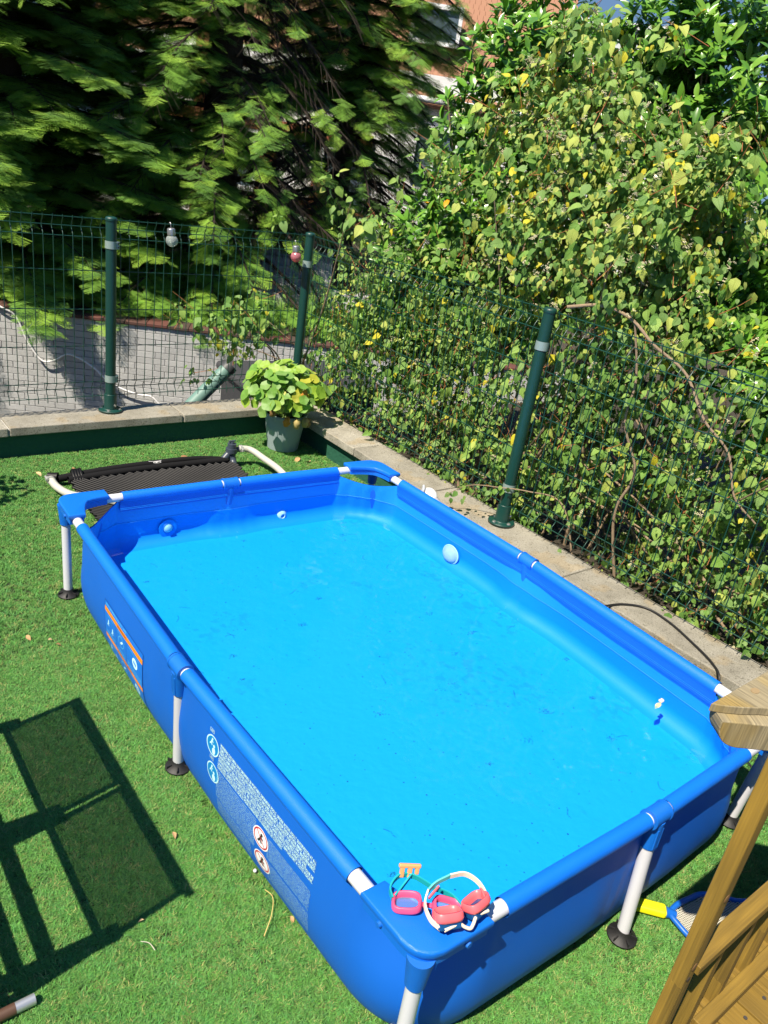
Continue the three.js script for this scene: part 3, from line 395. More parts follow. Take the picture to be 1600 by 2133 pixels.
// ---------- black solar heating mat, valve and hoses ----------
{
  const t = thing('solar_mat', 'black ribbed solar heating mat lying on the turf behind the pool', 'solar mat');
  const blk = mat(lin(0.006, 0.006, 0.007), 0.5, { specularIntensity: 0.55 }), cloth = mat(lin(0.008, 0.008, 0.009), 0.85, { specularIntensity: 0.4 });
  const x0 = 0.335, x1 = 1.325, zb = -3.32, zf = -2.66, top = (x, z) => 0.018 + 0.042 * sstep(-2.95, zb, z) + 0.012 * Math.sin(x * 7 + z * 5) * sstep(zb, -3.1, z) ;
  part('backing_sheet', gridGeo(30, 16, (u, v) => { const x = mixf(x0 + 0.01, x1 - 0.01, u), z = mixf(zb, zf, v); return [x, top(x, z) - 0.012, z, x, z]; }), cloth, t);
  // ribs swing from the header in long loops
  const ribs = [], dir = new THREE.Vector2(0.62, 0.785), nor = new THREE.Vector2(0.785, -0.62), w = 0.0165;
  for (let k = -60; k < 62; k++) { const pts = []; for (let s = -1.2; s <= 1.2; s += 0.03) { const b = 0.012 * Math.sin(k * 0.7), x = 0.83 + dir.x * s + nor.x * k * w, z = -2.98 + dir.y * s + nor.y * k * w + b * 0; if (x > x0 && x < x1 && z > zb + 0.05 && z < zf) pts.push(V(x, top(x, z), z)); } for (let i = 0, run = []; i <= pts.length; i++) { if (i === pts.length || (run.length && pts[i].distanceTo(run[run.length - 1]) > 0.05)) { if (run.length > 2) ribs.push(tube(run, 0.0078, run.length, 6)); run = []; } if (i < pts.length) run.push(pts[i]); } }
  part('ribbed_panel', merge(ribs), blk, t);
  part('header_roll', taperTube([V(0.30, 0.045, zb - 0.01), V(0.5, 0.058, zb - 0.02), V(0.8, 0.064, zb - 0.03), V(1.1, 0.062, zb - 0.03), V(1.30, 0.045, zb - 0.01)], 0.021, 0.016, 60, 14), cloth, t);
  part('header_tube', tube([V(0.34, 0.055, zb + 0.04), V(0.7, 0.066, zb + 0.035), V(1.28, 0.058, zb + 0.03)], 0.019, 50, 12), cloth, t);
  part('bunched_ribs', merge([0, 1, 2, 3].map((k) => tube([V(0.375 + k * 0.014, 0.02, zb + 0.09), V(0.37 + k * 0.014, 0.075, zb + 0.03), V(0.38 + k * 0.013, 0.082, zb - 0.02), V(0.385 + k * 0.012, 0.04, zb - 0.06)], 0.009, 20, 8))), blk, t);
  // small white printed maker's marks on the header
  const lbl = document.createElement('canvas'); lbl.width = 256; lbl.height = 128; const k = lbl.getContext('2d'); k.clearRect(0, 0, 256, 128); k.strokeStyle = '#d8d8d8'; k.lineWidth = 9; k.beginPath(); k.ellipse(100, 40, 78, 26, 0.1, 0.1, 3.2); k.stroke(); k.beginPath(); k.ellipse(120, 96, 46, 20, 0.1, 0, 6.4); k.stroke(); k.fillStyle = '#d8d8d8'; k.beginPath(); k.ellipse(112, 96, 18, 10, -0.5, 0, 6.4); k.fill();
  const lt = new THREE.CanvasTexture(lbl); lt.colorSpace = THREE.SRGBColorSpace; lt.magFilter = lt.minFilter = THREE.LinearFilter;
  part('white_marking', gridGeo(10, 8, (u, v) => { const a = -0.2 + 1.5 * v, R = 0.0198; return [0.80 + u * 0.12, 0.064 + Math.cos(a) * R, zb - 0.028 + Math.sin(a) * R, u, 1 - v]; }), mat(0xffffff, 0.6, { map: lt, transparent: true }), t);

  const v = thing('pipe_valve', 'dark grey plastic pipe valve at the end of the solar mat', 'valve'), grey = mat(lin(0.045, 0.06, 0.085), 0.4);
  const c = V(1.315, 0.11, zb + 0.015);
  part('body', merge([rod(c.clone().add(V(0, -0.045, 0)), c.clone().add(V(0, 0.045, 0)), 0.027, 0.027, 20), rod(c.clone().add(V(-0.002, -0.008, 0)), c.clone().add(V(-0.002, 0.016, 0)), 0.034, 0.034, 20), new THREE.TorusGeometry(0.030, 0.006, 8, 24).rotateX(1.2).translate(c.x, c.y - 0.02, c.z)]), grey, v);
  part('handle', merge([rod(c.clone().add(V(0, 0.045, 0)), c.clone().add(V(0, 0.058, 0)), 0.014, 0.012, 14), rbox(0.046, 0.009, 0.013, 0.003, c.x, c.y + 0.061, c.z)]), grey, v);
  part('elbow', tube([c.clone().add(V(0, -0.02, 0.0)), c.clone().add(V(0.004, -0.06, 0.02)), c.clone().add(V(-0.005, -0.088, 0.055))], 0.021, 20, 14), grey, v);
  part('elbow', tube([c.clone().add(V(-0.02, -0.02, 0.0)), c.clone().add(V(-0.05, -0.05, 0.005)), c.clone().add(V(-0.065, -0.082, 0.02))], 0.021, 20, 14), grey, v);
  part('spout', rod(c.clone().add(V(0.02, 0.002, 0)), c.clone().add(V(0.06, 0.0, -0.006)), 0.017, 0.017, 16), grey, v);

  const hm = mat(lin(0.60, 0.60, 0.53), 0.4, { transmission: 0.25, thickness: 0 }), clampM = mat(lin(0.45, 0.46, 0.44), 0.4, { metalness: 0.4 });
  const ribHose = (pts, r) => { const cv = new THREE.CatmullRomCurve3(pts, false, 'centripetal'), L = cv.getLength(), n = Math.round(L / 0.0028), g = new THREE.TubeGeometry(cv, n, 1, 12), P = g.attributes.position, q = V(0, 0, 0); for (let i = 0; i <= n; i++) { cv.getPointAt(i / n, q); const rad = r * (1 + 0.05 * (i % 3 === 0 ? 1 : -0.5)); for (let j = 0; j <= 12; j++) { const m = i * 13 + j; P.setXYZ(m, q.x + (P.getX(m) - q.x) * rad, q.y + (P.getY(m) - q.y) * rad, q.z + (P.getZ(m) - q.z) * rad); } } g.computeVertexNormals(); return g; };
  const h1 = thing('pool_hose', 'pale corrugated hose curving from the left end of the solar mat', 'hose', [0, 0, 0], 'pale pool hoses');
  part('hose', ribHose([V(0.258, 0.055, -3.30), V(0.262, 0.05, -3.22), V(0.30, 0.045, -3.12), V(0.40, 0.045, -3.04), V(0.49, 0.06, -2.90), V(0.46, 0.12, -2.6), V(0.435, 0.22, -2.34), V(0.435, 0.249, -2.26)], 0.0195), hm, h1);
  part('hose_clamp', merge([new THREE.CylinderGeometry(0.023, 0.023, 0.016, 20).rotateX(Math.PI / 2).translate(0.257, 0.055, -3.30), rbox(0.02, 0.02, 0.018, 0.003, 0.238, 0.068, -3.30), rod(V(0.235, 0.072, -3.32), V(0.235, 0.072, -3.28), 0.006)]), clampM, h1);
  part('hose_end', rod(V(0.257, 0.055, -3.36), V(0.30, 0.055, -3.33), 0.02, 0.026, 14), blk, h1);
  const h2 = thing('pool_hose', 'pale corrugated hose leading from the grey valve to the pool', 'hose', [0, 0, 0], 'pale pool hoses');
  part('hose', ribHose([V(1.365, 0.115, -3.31), V(1.43, 0.11, -3.29), V(1.475, 0.085, -3.18), V(1.485, 0.075, -3.0), V(1.40, 0.08, -2.7), V(1.15, 0.15, -2.40), V(1.01, 0.222, -2.26)], 0.0195), hm, h2);
  part('hose_clamp', merge([new THREE.CylinderGeometry(0.023, 0.023, 0.014, 20).rotateZ(Math.PI / 2).translate(1.378, 0.115, -3.306), rbox(0.014, 0.02, 0.022, 0.003, 1.378, 0.115, -3.28)]), clampM, h2);
}

// ---------- glass bulbs hanging on the fence ----------
function hangingBulb(x, y, z, glass, label) {
  const t = thing('hanging_bulb', label, 'bulb', [x, y, z], 'crackle glass solar bulbs'); t.rotation.z = 0.12;
  const g = new THREE.IcosahedronGeometry(0.035, 5), p = g.attributes.position; for (let i = 0; i < p.count; i++) { const k = 1 + 0.03 * (noise3(p.getX(i) * 260, p.getY(i) * 260, p.getZ(i) * 260) - 0.5); p.setXYZ(i, p.getX(i) * k, p.getY(i) * k, p.getZ(i) * k); }
  const gl = part('glass_globe', toCreasedNormals(g, 0.05).translate(0, -0.036, 0), glass, t);
  const f = []; const r = seeded(8); for (let k = 0; k < 40; k++) f.push(rod(V(rr(-0.018, 0.018, r), -0.036 + rr(-0.018, 0.018, r), rr(-0.018, 0.018, r)), V(rr(-0.018, 0.018, r), -0.036 + rr(-0.018, 0.018, r), rr(-0.018, 0.018, r)), 0.0006, 0.0006, 4)); part('wire_cluster', merge(f), M.steel, gl);
  part('metal_cap', new THREE.LatheGeometry([[0.0, 0.034], [0.017, 0.034], [0.0225, 0.030], [0.0235, 0.0], [0.022, -0.004]].map((q) => new THREE.Vector2(...q)), 28), M.steel, t);
  part('hook', tube([V(0, 0.032, 0), V(0.002, 0.055, -0.004), V(0.004, 0.066, -0.014), V(0.002, 0.058, -0.022)], 0.0016, 14, 6), M.steel, t);
}
hangingBulb(1.145, 1.262, -3.895, mat(lin(0.80, 0.88, 0.84), 0.12, { transmission: 0.75, thickness: 0, ior: 1.5 }), 'clear crackle glass bulb with silver cap hanging on the fence');
hangingBulb(2.008, 1.212, -3.895, mat(lin(0.85, 0.32, 0.38), 0.12, { transmission: 0.6, thickness: 0, ior: 1.5 }), 'pink crackle glass bulb hanging beside the corner fence post');

// ---------- swimming goggles on the near corner cap ----------
{
  const Y = 0.4595;
  const pink = mat(lin(0.78, 0.085, 0.20), 0.38), coral = mat(lin(0.80, 0.13, 0.15), 0.38), teal = mat(lin(0.01, 0.34, 0.36), 0.4), mint = mat(lin(0.10, 0.50, 0.46), 0.4), cream = mat(lin(0.80, 0.68, 0.52), 0.45), peach = mat(lin(0.80, 0.33, 0.13), 0.45), lens = mat(lin(0.30, 0.55, 0.85), 0.04, { transmission: 0.75, thickness: 0, ior: 1.5 }), blueLens = mat(lin(0.01, 0.10, 0.30), 0.06, { transmission: 0.35, thickness: 0, ior: 1.5 });
  const eyecup = (a, b, h, th, n = 40) => { // soft rubber cup: a rounded-rectangle ring with a flared skirt
    const sect = [[0, 0], [th * 0.55, 0.0], [th, h * 0.35], [th * 0.75, h], [th * 0.2, h * 1.05], [-th * 0.1, h * 0.55], [0, 0]];
    return gridGeo(n, sect.length - 1, (u, v, i, j) => { const t = u * 6.2832, e = 0.62, cx = Math.sign(Math.cos(t)) * Math.pow(Math.abs(Math.cos(t)), e), cz = Math.sign(Math.sin(t)) * Math.pow(Math.abs(Math.sin(t)), e), o = sect[j]; return [cx * (a + o[0]), o[1], cz * (b + o[0])]; }, true); };
  const plate = (a, b) => { const n = 30, pos = [0, 0, 0], idx = []; for (let i = 0; i < n; i++) { const t = i / n * 6.2832, e = 0.62; pos.push(Math.sign(Math.cos(t)) * Math.pow(Math.abs(Math.cos(t)), e) * a, 0, Math.sign(Math.sin(t)) * Math.pow(Math.abs(Math.sin(t)), e) * b); idx.push(0, 1 + (i + 1) % n, 1 + i); } const g = new THREE.BufferGeometry(); g.setAttribute('position', new THREE.Float32BufferAttribute(pos, 3)); g.setIndex(idx); g.computeVertexNormals(); return g; };
  const strap = (pts, w, m, name, parent, up = V(0, 1, 0), th = 0.0016) => { const cv = new THREE.CatmullRomCurve3(pts, false, 'centripetal'), n = 40; const rows = []; for (let i = 0; i <= n; i++) { const p = cv.getPointAt(i / n), tg = cv.getTangentAt(i / n), s = tg.clone().cross(up).normalize(), wv = up.clone(); rows.push([p, s, wv]); } const cs = [[-th, -w], [th, -w], [th, w], [-th, w], [-th, -w]]; const g = gridGeo(n, 4, (u, v, i, j) => { const [p, s, q] = rows[i], c = cs[j]; return [p.x + s.x * c[0] + q.x * c[1], p.y + s.y * c[0] + q.y * c[1], p.z + s.z * c[0] + q.z * c[1]]; }); return part(name, toCreasedNormals(g, 0.6), m, parent); };
  // first pair, lying flat with the cups up
  const a = thing('swimming_goggles', 'pink swimming goggles with teal strap lying flat on the corner cap', 'goggles', [0.048, Y, -0.056], 'children\'s swimming goggles'); a.rotation.y = -0.70; a.scale.setScalar(1.14);
  for (const s of [-1, 1]) { const c = part('eyecup', eyecup(0.0215, 0.0155, 0.015, 0.007), pink, a); c.position.set(s * 0.036, 0.002, 0); c.rotation.z = s * -0.16; const l = part('lens', plate(0.021, 0.015), lens, c); l.position.y = 0.003; }
  part('nose_bridge', merge([rbox(0.020, 0.006, 0.009, 0.002, 0, 0.008, -0.002)]), pink, a);
  strap([V(-0.064, 0.011, -0.002), V(-0.070, 0.014, -0.022), V(-0.052, 0.018, -0.050), V(-0.026, 0.018, -0.052), V(0.010, 0.016, -0.036), V(0.045, 0.013, -0.026), V(0.066, 0.011, -0.006)], 0.0055, teal, 'strap', a);
  strap([V(-0.060, 0.010, -0.008), V(-0.046, 0.014, -0.030), V(-0.032, 0.022, -0.050)], 0.005, teal, 'strap_end', a);
  const bk = part('buckle', merge([rbox(0.044, 0.008, 0.008, 0.003, 0, 0.012, 0), rbox(0.009, 0.022, 0.007, 0.002, -0.014, 0.0, 0), rbox(0.009, 0.022, 0.007, 0.002, 0.001, 0.0, 0), rbox(0.008, 0.014, 0.007, 0.002, 0.015, 0.003, 0)]), peach, a); bk.position.set(-0.036, 0.024, -0.056); bk.rotation.y = 0.2; bk.rotation.x = -0.35;
  // second pair, standing on its lenses with the strap looped up
  const b = thing('swimming_goggles', 'coral swimming goggles with cream and mint strap resting on the pink pair', 'goggles', [0.092, Y + 0.012, 0.006], 'children\'s swimming goggles'); b.rotation.y = -0.12; b.scale.setScalar(1.10);
  for (const s of [-1, 1]) {
    const c = part('eyecup', eyecup(0.0225, 0.0155, 0.017, 0.0065), coral, b); c.position.set(s * 0.034, 0.012, -0.002); c.rotation.set(-0.55, s * 0.25, 0, 'YXZ');
    const l = part('lens', (() => { const g = new THREE.ExtrudeGeometry((() => { const h = new THREE.Shape(); h.moveTo(-0.020, -0.012); h.lineTo(0.018, -0.013); h.quadraticCurveTo(0.024, 0, 0.018, 0.012); h.lineTo(-0.018, 0.012); h.quadraticCurveTo(-0.024, 0, -0.020, -0.012); return h; })(), { depth: 0.010, bevelEnabled: true, bevelSize: 0.003, bevelThickness: 0.003, bevelSegments: 2, curveSegments: 6 }); g.rotateX(Math.PI / 2); return g; })(), blueLens, c); l.position.y = -0.001;
  }
  part('nose_bridge', tube([V(-0.052, 0.010, 0.013), V(-0.020, 0.012, 0.015), V(-0.009, 0.006, 0.022), V(0, 0.003, 0.026), V(0.009, 0.006, 0.022), V(0.020, 0.012, 0.015), V(0.050, 0.010, 0.013)], 0.0034, 40, 8), cream, b);
  strap([V(-0.056, 0.008, 0.006), V(-0.066, 0.014, -0.014), V(-0.062, 0.022, -0.042), V(-0.046, 0.030, -0.058)], 0.0052, cream, 'strap', b);
  strap([V(-0.046, 0.030, -0.058), V(-0.028, 0.036, -0.062), V(0.004, 0.044, -0.060)], 0.0052, mint, 'strap', b);
  strap([V(0.004, 0.044, -0.060), V(0.034, 0.044, -0.052), V(0.054, 0.034, -0.032), V(0.060, 0.020, -0.010), V(0.056, 0.010, 0.004)], 0.0052, cream, 'strap', b);
  const pd = part('strap_pad', new RoundedBoxGeometry(0.030, 0.012, 0.004, 2, 0.0018), coral, b); pd.position.set(-0.038, 0.032, -0.050); pd.rotation.set(0.2, 0.35, 0.25);
  const pd2 = part('strap_pad', new RoundedBoxGeometry(0.026, 0.013, 0.004, 2, 0.0018), coral, b); pd2.position.set(0.054, 0.022, -0.014); pd2.rotation.set(0, 1.25, 0);
}

// ---------- leaf skimmer on the turf ----------
{
  const t = thing('pool_skimmer_net', 'blue framed leaf skimmer net with yellow handle on the turf', 'net', [0.949, 0.022, 0.100]); t.rotation.y = Math.atan2(0.66, 0.75);
  const blue = mat(lin(0.008, 0.11, 0.48), 0.35), yel = mat(lin(0.78, 0.74, 0.01), 0.4), netM = mat(lin(0.55, 0.52, 0.45), 0.8);
  // local +z leads from the neck to the mouth
  const halfW = (s) => s < 0.10 ? mixf(0.008, 0.105, Math.pow(s / 0.10, 0.85)) : mixf(0.105, 0.122, (s - 0.10) / 0.16), Ln = 0.26, ring = [];
  for (let k = 0; k <= 14; k++) { const s = Ln * k / 14; ring.push(V(halfW(s), 0.004 * Math.sin(k), s)); } for (let k = 14; k >= 0; k--) { const s = Ln * k / 14; ring.push(V(-halfW(s), 0.004 * Math.sin(k + 2), s)); } ring.push(ring[0].clone());
  part('net_frame', new THREE.TubeGeometry(new THREE.CatmullRomCurve3(ring, false, 'centripetal'), 120, 0.0085, 10), blue, t);
  const strands = [], sag = (x, s) => -0.012 * Math.sin(Math.PI * s / Ln) * (1 - Math.pow(x / 0.13, 2)) + 0.006 * noise3(x * 40, s * 40, 2); const pitch = 0.0075;
  for (const d of [1, -1]) for (let c = -0.36; c < 0.36; c += pitch) { let run = []; for (let s = 0.008; s <= Ln - 0.004; s += 0.012) { const x = c + d * s * 0.9; if (Math.abs(x) < halfW(s) - 0.004) run.push(V(x, sag(x, s), s)); } if (run.length > 1) strands.push(tube(run, 0.0011, run.length, 4)); }
  const net = part('netting', merge(strands), netM, t); net.userData.kind = 'stuff';
  const hd = part('handle', new RoundedBoxGeometry(0.040, 0.026, 0.094, 3, 0.010).translate(0, 0.004, -0.060), yel, t); part('grip_recess', new RoundedBoxGeometry(0.022, 0.003, 0.055, 2, 0.0012).translate(0, 0.0172, -0.055), mat(lin(0.62, 0.58, 0.01), 0.5), hd);
  part('handle_end', new RoundedBoxGeometry(0.042, 0.03, 0.018, 3, 0.007).translate(0, 0.004, -0.114), blue, t); part('neck', merge([rod(V(0, 0.003, -0.016), V(0, 0.0, 0.014), 0.016, 0.012, 14)]), blue, t);
}

// ---------- wooden deck with its railing ----------
{
  const t = thing('wooden_deck', 'raised wooden deck with post and railing at the lower right', 'deck');
  const woods = [0, 1, 2].map((k) => { const m = rep(tWood, 3.2, 0.8); m.offset.set(k * 0.31, k * 0.47); const b = rep(tWoodBump, 3.2, 0.8); b.offset.copy(m.offset); return mat(lin(0.78 - 0.06 * k, 0.79 - 0.06 * k, 0.56 - 0.05 * k), 0.72, { map: m, bumpMap: b, bumpScale: 0.0012 }); });
  const greys = [0, 1].map((k) => { const m = rep(tWoodGrey, 3.2, 0.8); m.offset.set(k * 0.43, k * 0.2); const b = rep(tWoodBump, 3.2, 0.8); b.offset.copy(m.offset); return mat(lin(0.95, 0.93, 0.85), 0.8, { map: m, bumpMap: b, bumpScale: 0.0014 }); });
  const beam = (w, h, l) => { const g = rbox(w, h, l, Math.min(w, h) * 0.09, 0, 0, 0, 2), p = g.attributes.position, n = g.attributes.normal, uv = g.attributes.uv; for (let i = 0; i < p.count; i++) { const a = Math.abs(n.getX(i)) > 0.7 ? p.getY(i) : p.getX(i); uv.setXY(i, a, p.getZ(i)); } return g; }; // long side along z
  const put = (name, g, m, x, y, z, rx = 0, ry = 0, rz = 0, parent = t) => { const o = part(name, g, m, parent); o.position.set(x, y, z); o.rotation.set(rx, ry, rz); return o; };
  const post = put('corner_post', beam(0.034, 0.029, 1.10), woods[0], 0.312, 0.55, 0.358, Math.PI / 2);
  for (const z of [0.18, -0.05, -0.23]) { const k = part('knot', new THREE.SphereGeometry(0.008, 12, 8).scale(1, 0.18, 1.3), mat(lin(0.16, 0.085, 0.03), 0.8), post); k.position.set(rr(-0.008, 0.008), 0.0147, z); }
  { const k = part('screw_hole', new THREE.CylinderGeometry(0.0055, 0.0055, 0.004, 14), mat(lin(0.03, 0.022, 0.015), 0.9), post); k.position.set(-0.004, 0.0138, -0.02); }
  put('middle_rail', beam(0.036, 0.022, 2.3), woods[1], 1.475, 0.585, 0.362, 0, Math.PI / 2);
  put('bottom_rail', beam(0.03, 0.03, 2.3), woods[2], 1.62, 0.302, 0.385, 0, Math.PI / 2);
  for (const [x, k] of [[0.445, 1], [0.578, 2], [0.71, 0], [0.845, 1], [0.98, 2], [1.115, 0]]) put('baluster', beam(0.024, 0.026, 0.30), woods[k], x, 0.425, 0.36, Math.PI / 2, 0, 0);
  for (let k = 0; k < 18; k++) put('deck_plank', beam(0.079, 0.022, 1.7), woods[(k * 7) % 3], 0.50 + k * 0.083, 0.272 + 0.001 * (k % 3), 1.20);
  for (let k = 0; k < 18; k++) for (const z of [0.395, 0.43]) { const s = part('screw', new THREE.CylinderGeometry(0.0045, 0.0045, 0.002, 10), mat(lin(0.05, 0.045, 0.04), 0.6), t); s.position.set(0.50 + k * 0.083 + 0.02, 0.2855, z); }
  put('rim_joist', beam(0.03, 0.20, 1.7), woods[2], 0.44, 0.16, 1.20); put('rim_joist', beam(0.03, 0.24, 1.55), woods[1], 1.19, 0.14, 0.335, 0, Math.PI / 2);
  for (const x of [0.46, 1.9]) for (const z of [0.42, 1.9]) put('foot_post', beam(0.07, 0.07, 0.25), woods[0], x, 0.127, z, Math.PI / 2);
  // cap board and the rounded bearer below it
  const sh = new THREE.Shape(); sh.moveTo(0, 0); sh.quadraticCurveTo(0.03, -0.028, 0.075, -0.05); sh.lineTo(0.62, -0.42); sh.lineTo(0.70, -0.30); sh.lineTo(0.40, 0.02); sh.lineTo(0.21, 0.002); sh.closePath();
  const bd = new THREE.ExtrudeGeometry(sh, { depth: 0.013, bevelEnabled: true, bevelSize: 0.0015, bevelThickness: 0.0015, bevelSegments: 2 }); bd.rotateX(-Math.PI / 2); put('cap_board', bd, greys[0], 0.318, 1.088, 0.226);
  { const k = part('knot', new THREE.CylinderGeometry(0.007, 0.007, 0.002, 16).scale(1.4, 1, 1), mat(lin(0.28, 0.20, 0.10), 0.8), t); k.position.set(0.43, 1.1028, 0.245); }
  const pr = new THREE.Shape(); pr.moveTo(0, 0); pr.lineTo(0, -0.012); pr.bezierCurveTo(0.004, -0.035, 0.018, -0.047, 0.04, -0.050); pr.lineTo(0.8, -0.056); pr.lineTo(0.8, 0); pr.closePath();
  const be = new THREE.ExtrudeGeometry(pr, { depth: 0.038, bevelEnabled: true, bevelSize: 0.002, bevelThickness: 0.002, bevelSegments: 2, curveSegments: 10 }); const bo = put('rail_bearer', be, greys[1], 0.338, 1.084, 0.222); bo.rotation.y = -0.615;
}

// ---------- two garden chairs outside the frame on the left; their shadows and runners are in view ----------
{
  const brown = mat(lin(0.085, 0.045, 0.028), 0.5), alu = mat(lin(0.55, 0.56, 0.57), 0.35, { metalness: 0.7 }), sling = mat(lin(0.05, 0.05, 0.055), 0.8);
  const chair = (z0, z1, label) => {
    const t = thing('garden_chair', label, 'chair', [-0.015, 0, 0], 'garden chairs beside the pool'); t.scale.y = 1.12; const xb = -0.80, W = z1 - z0;
    for (const z of [z0 + 0.012, z1 - 0.012]) {
      part('runner', rod(V(-1.32, 0.02, z), V(-0.625, 0.02, z), 0.013, 0.013, 14), brown, t); const e = part('runner_end', rod(V(-0.625, 0.02, z), V(-0.583, 0.02, z), 0.0125, 0.0125, 14), alu, t);
      part('leg', rod(V(-1.22, 0.02, z), V(-1.12, 0.50, z), 0.015, 0.015, 12), alu, t); part('leg', rod(V(-0.80, 0.02, z), V(-0.745, 0.36, z), 0.015, 0.015, 12), alu, t);
      part('armrest', rbox(0.46, 0.025, 0.05, 0.006, -0.95, 0.50, z), brown, t); part('back_stile', rod(V(-0.715, 0.33, z), V(-0.662, 0.685, z), 0.010, 0.010, 12), alu, t);
    }
    part('top_rail', merge([rod(V(-0.66, 0.685, z0), V(-0.66, 0.685, z1 + (z1 > -0.9 ? 0.014 : 0)), 0.012, 0.012, 14), rbox(0.016, 0.026, W, 0.006, -0.664, 0.67, (z0 + z1) / 2)]), brown, t);
    part('back_bar', rod(V(-0.705, 0.415, z0), V(-0.705, 0.415, z1), 0.009), alu, t);
    // open weave sling: crossed bands with small gaps
    const weave = []; const nz = Math.round(W / 0.0047); for (let k = 1; k < nz; k++) { const z = z0 + W * k / nz; weave.push(box(0.0012, 0.262, 0.0028, 0, 0, 0).rotateZ(-0.14).translate(-0.6855, 0.549, z)); } for (let k = 0; k < 34; k++) { const y = 0.422 + k * 0.0075; weave.push(box(0.0012, 0.0028, W - 0.03, -0.710 + (y - 0.385) * 0.14, y, (z0 + z1) / 2)); }
    const sl = part('sling_back', merge(weave), sling, t); sl.userData.kind = 'stuff';
    for (const [x, w] of [[-1.16, 0.10], [-1.02, 0.075], [-0.90, 0.045], [-0.845, 0.03], [-0.775, 0.035]]) part('seat_slat', rbox(w, 0.018, W, 0.004, x, 0.345, (z0 + z1) / 2), brown, t);
  };
  chair(-1.012, -0.56, 'garden chair with brown runners, nearest the lower left corner'); chair(-1.465, -1.014, 'garden chair at the left edge, silver runner tip showing');
}

// ---------- cables, litter and small things ----------
M.blackCable = mat(lin(0.012, 0.012, 0.013), 0.5);
single('black_cable', tube([V(1.74, 0.20, -1.03), V(1.88, 0.2, -0.967), V(2.03, 0.199, -0.93), V(2.11, 0.199, -0.86), V(2.11, 0.199, -0.75), V(2.06, 0.199, -0.596), V(1.99, 0.199, -0.446), V(1.945, 0.19, -0.39), V(1.93, 0.10, -0.37), V(1.93, 0.012, -0.36), V(1.86, 0.008, -0.20), V(1.80, 0.008, -0.08)], 0.005, 120, 8), M.blackCable, 'thin black cable lying across the stone coping behind the pool', 'cable');
{ const t = thing('hose_coupling', 'white plastic hose coupling between the far pool rail and the coping', 'coupling', [1.72, 0.335, -1.965]); const w = mat(lin(0.70, 0.72, 0.74), 0.4); part('body', new THREE.LatheGeometry([[0, 0.04], [0.012, 0.04], [0.026, 0.030], [0.036, 0.012], [0.038, 0.0]].map((q) => new THREE.Vector2(...q)), 28).scale(1, 0.9, 1.3), w, t); part('collar', new THREE.TorusGeometry(0.022, 0.007, 8, 24).rotateY(0.9).translate(-0.03, 0.024, -0.02), mat(lin(0.45, 0.48, 0.52), 0.4), t); part('tube', tube([V(0.0, 0.01, 0.0), V(0.02, -0.05, 0.12), V(-0.04, -0.09, 0.30), V(-0.19, -0.095, 0.41)], 0.017, 30, 10), mat(lin(0.3, 0.32, 0.36), 0.5), t); }
{ // litter on the turf
  const r = seeded(91), g = leafGeo((t) => 0.28 * Math.sin(Math.PI * t), 4, 0.5, 0.4), cols = [lin(0.42, 0.26, 0.12), lin(0.55, 0.40, 0.20), lin(0.30, 0.16, 0.07)];
  [[-0.225, -2.0, 0.02, 'curled tan leaf on the turf, nearest the left edge'], [-0.165, -1.936, 0.016, 'small brown leaf on the turf left of the pool'], [-0.147, -1.90, 0.014, 'small tan leaf beside the brown one on the turf'], [-0.138, -0.864, 0.016, 'orange tan leaf scrap between chair shadow and pool'], [0.238, -3.508, 0.03, 'dry leaf on the turf in front of the dark green wall'], [0.434, -3.519, 0.026, 'dry tan leaf on the turf left of the solar mat'], [1.796, -3.272, 0.04, 'crumpled dry leaf on the turf before the flower pot'], [1.83, -3.20, 0.034, 'dry leaf lying right of the crumpled one by the pot'], [1.12, -3.50, 0.045, 'dry leaf on the turf behind the solar mat'], [0.012, -0.457, 0.014, 'short straw coloured scrap on the turf by the pool notice'], [-0.315, -0.639, 0.012, 'pale scrap on the turf inside the chair shadow']].forEach(([x, z, s, l], k) => { const o = single('dry_leaf', g, mat(cols[k % 3], 0.85), l, 'leaf', 'dry leaves on the turf'); o.position.set(x, 0.02, z); o.rotation.set(rr(-0.3, 0.3, r), r() * 6.3, rr(-0.4, 0.4, r)); o.scale.setScalar(s * 1.5); });
  const straw = mat(lin(0.62, 0.46, 0.16), 0.7);
  single('dry_stalk', taperTube([V(-0.008, 0.022, -0.56), V(-0.002, 0.024, -0.53), V(-0.03, 0.023, -0.485), V(-0.078, 0.022, -0.44)], 0.0009, 0.0015, 20, 6), straw, 'long yellow straw stalk on the turf beside the pool', 'stalk');
  single('dry_stalk', taperTube([V(0.05, 0.03, -0.118), V(0.062, 0.024, -0.095), V(0.07, 0.02, -0.07)], 0.0009, 0.0012, 10, 6), straw, 'short straw stalk at the foot of the near corner leg', 'stalk');
  single('dry_stalk', taperTube([V(-0.345, 0.022, -0.585), V(-0.33, 0.023, -0.57), V(-0.325, 0.022, -0.545)], 0.0009, 0.0011, 10, 6), mat(lin(0.5, 0.48, 0.38), 0.8), 'pale bent stalk on the turf at the chair shadow\'s edge', 'stalk');
  single('pebble', new THREE.IcosahedronGeometry(0.0055, 2).translate(0.0, 0.02, -0.628), mat(lin(0.6, 0.6, 0.62), 0.5), 'small white pebble on the turf below the pool notice', 'pebble');
}
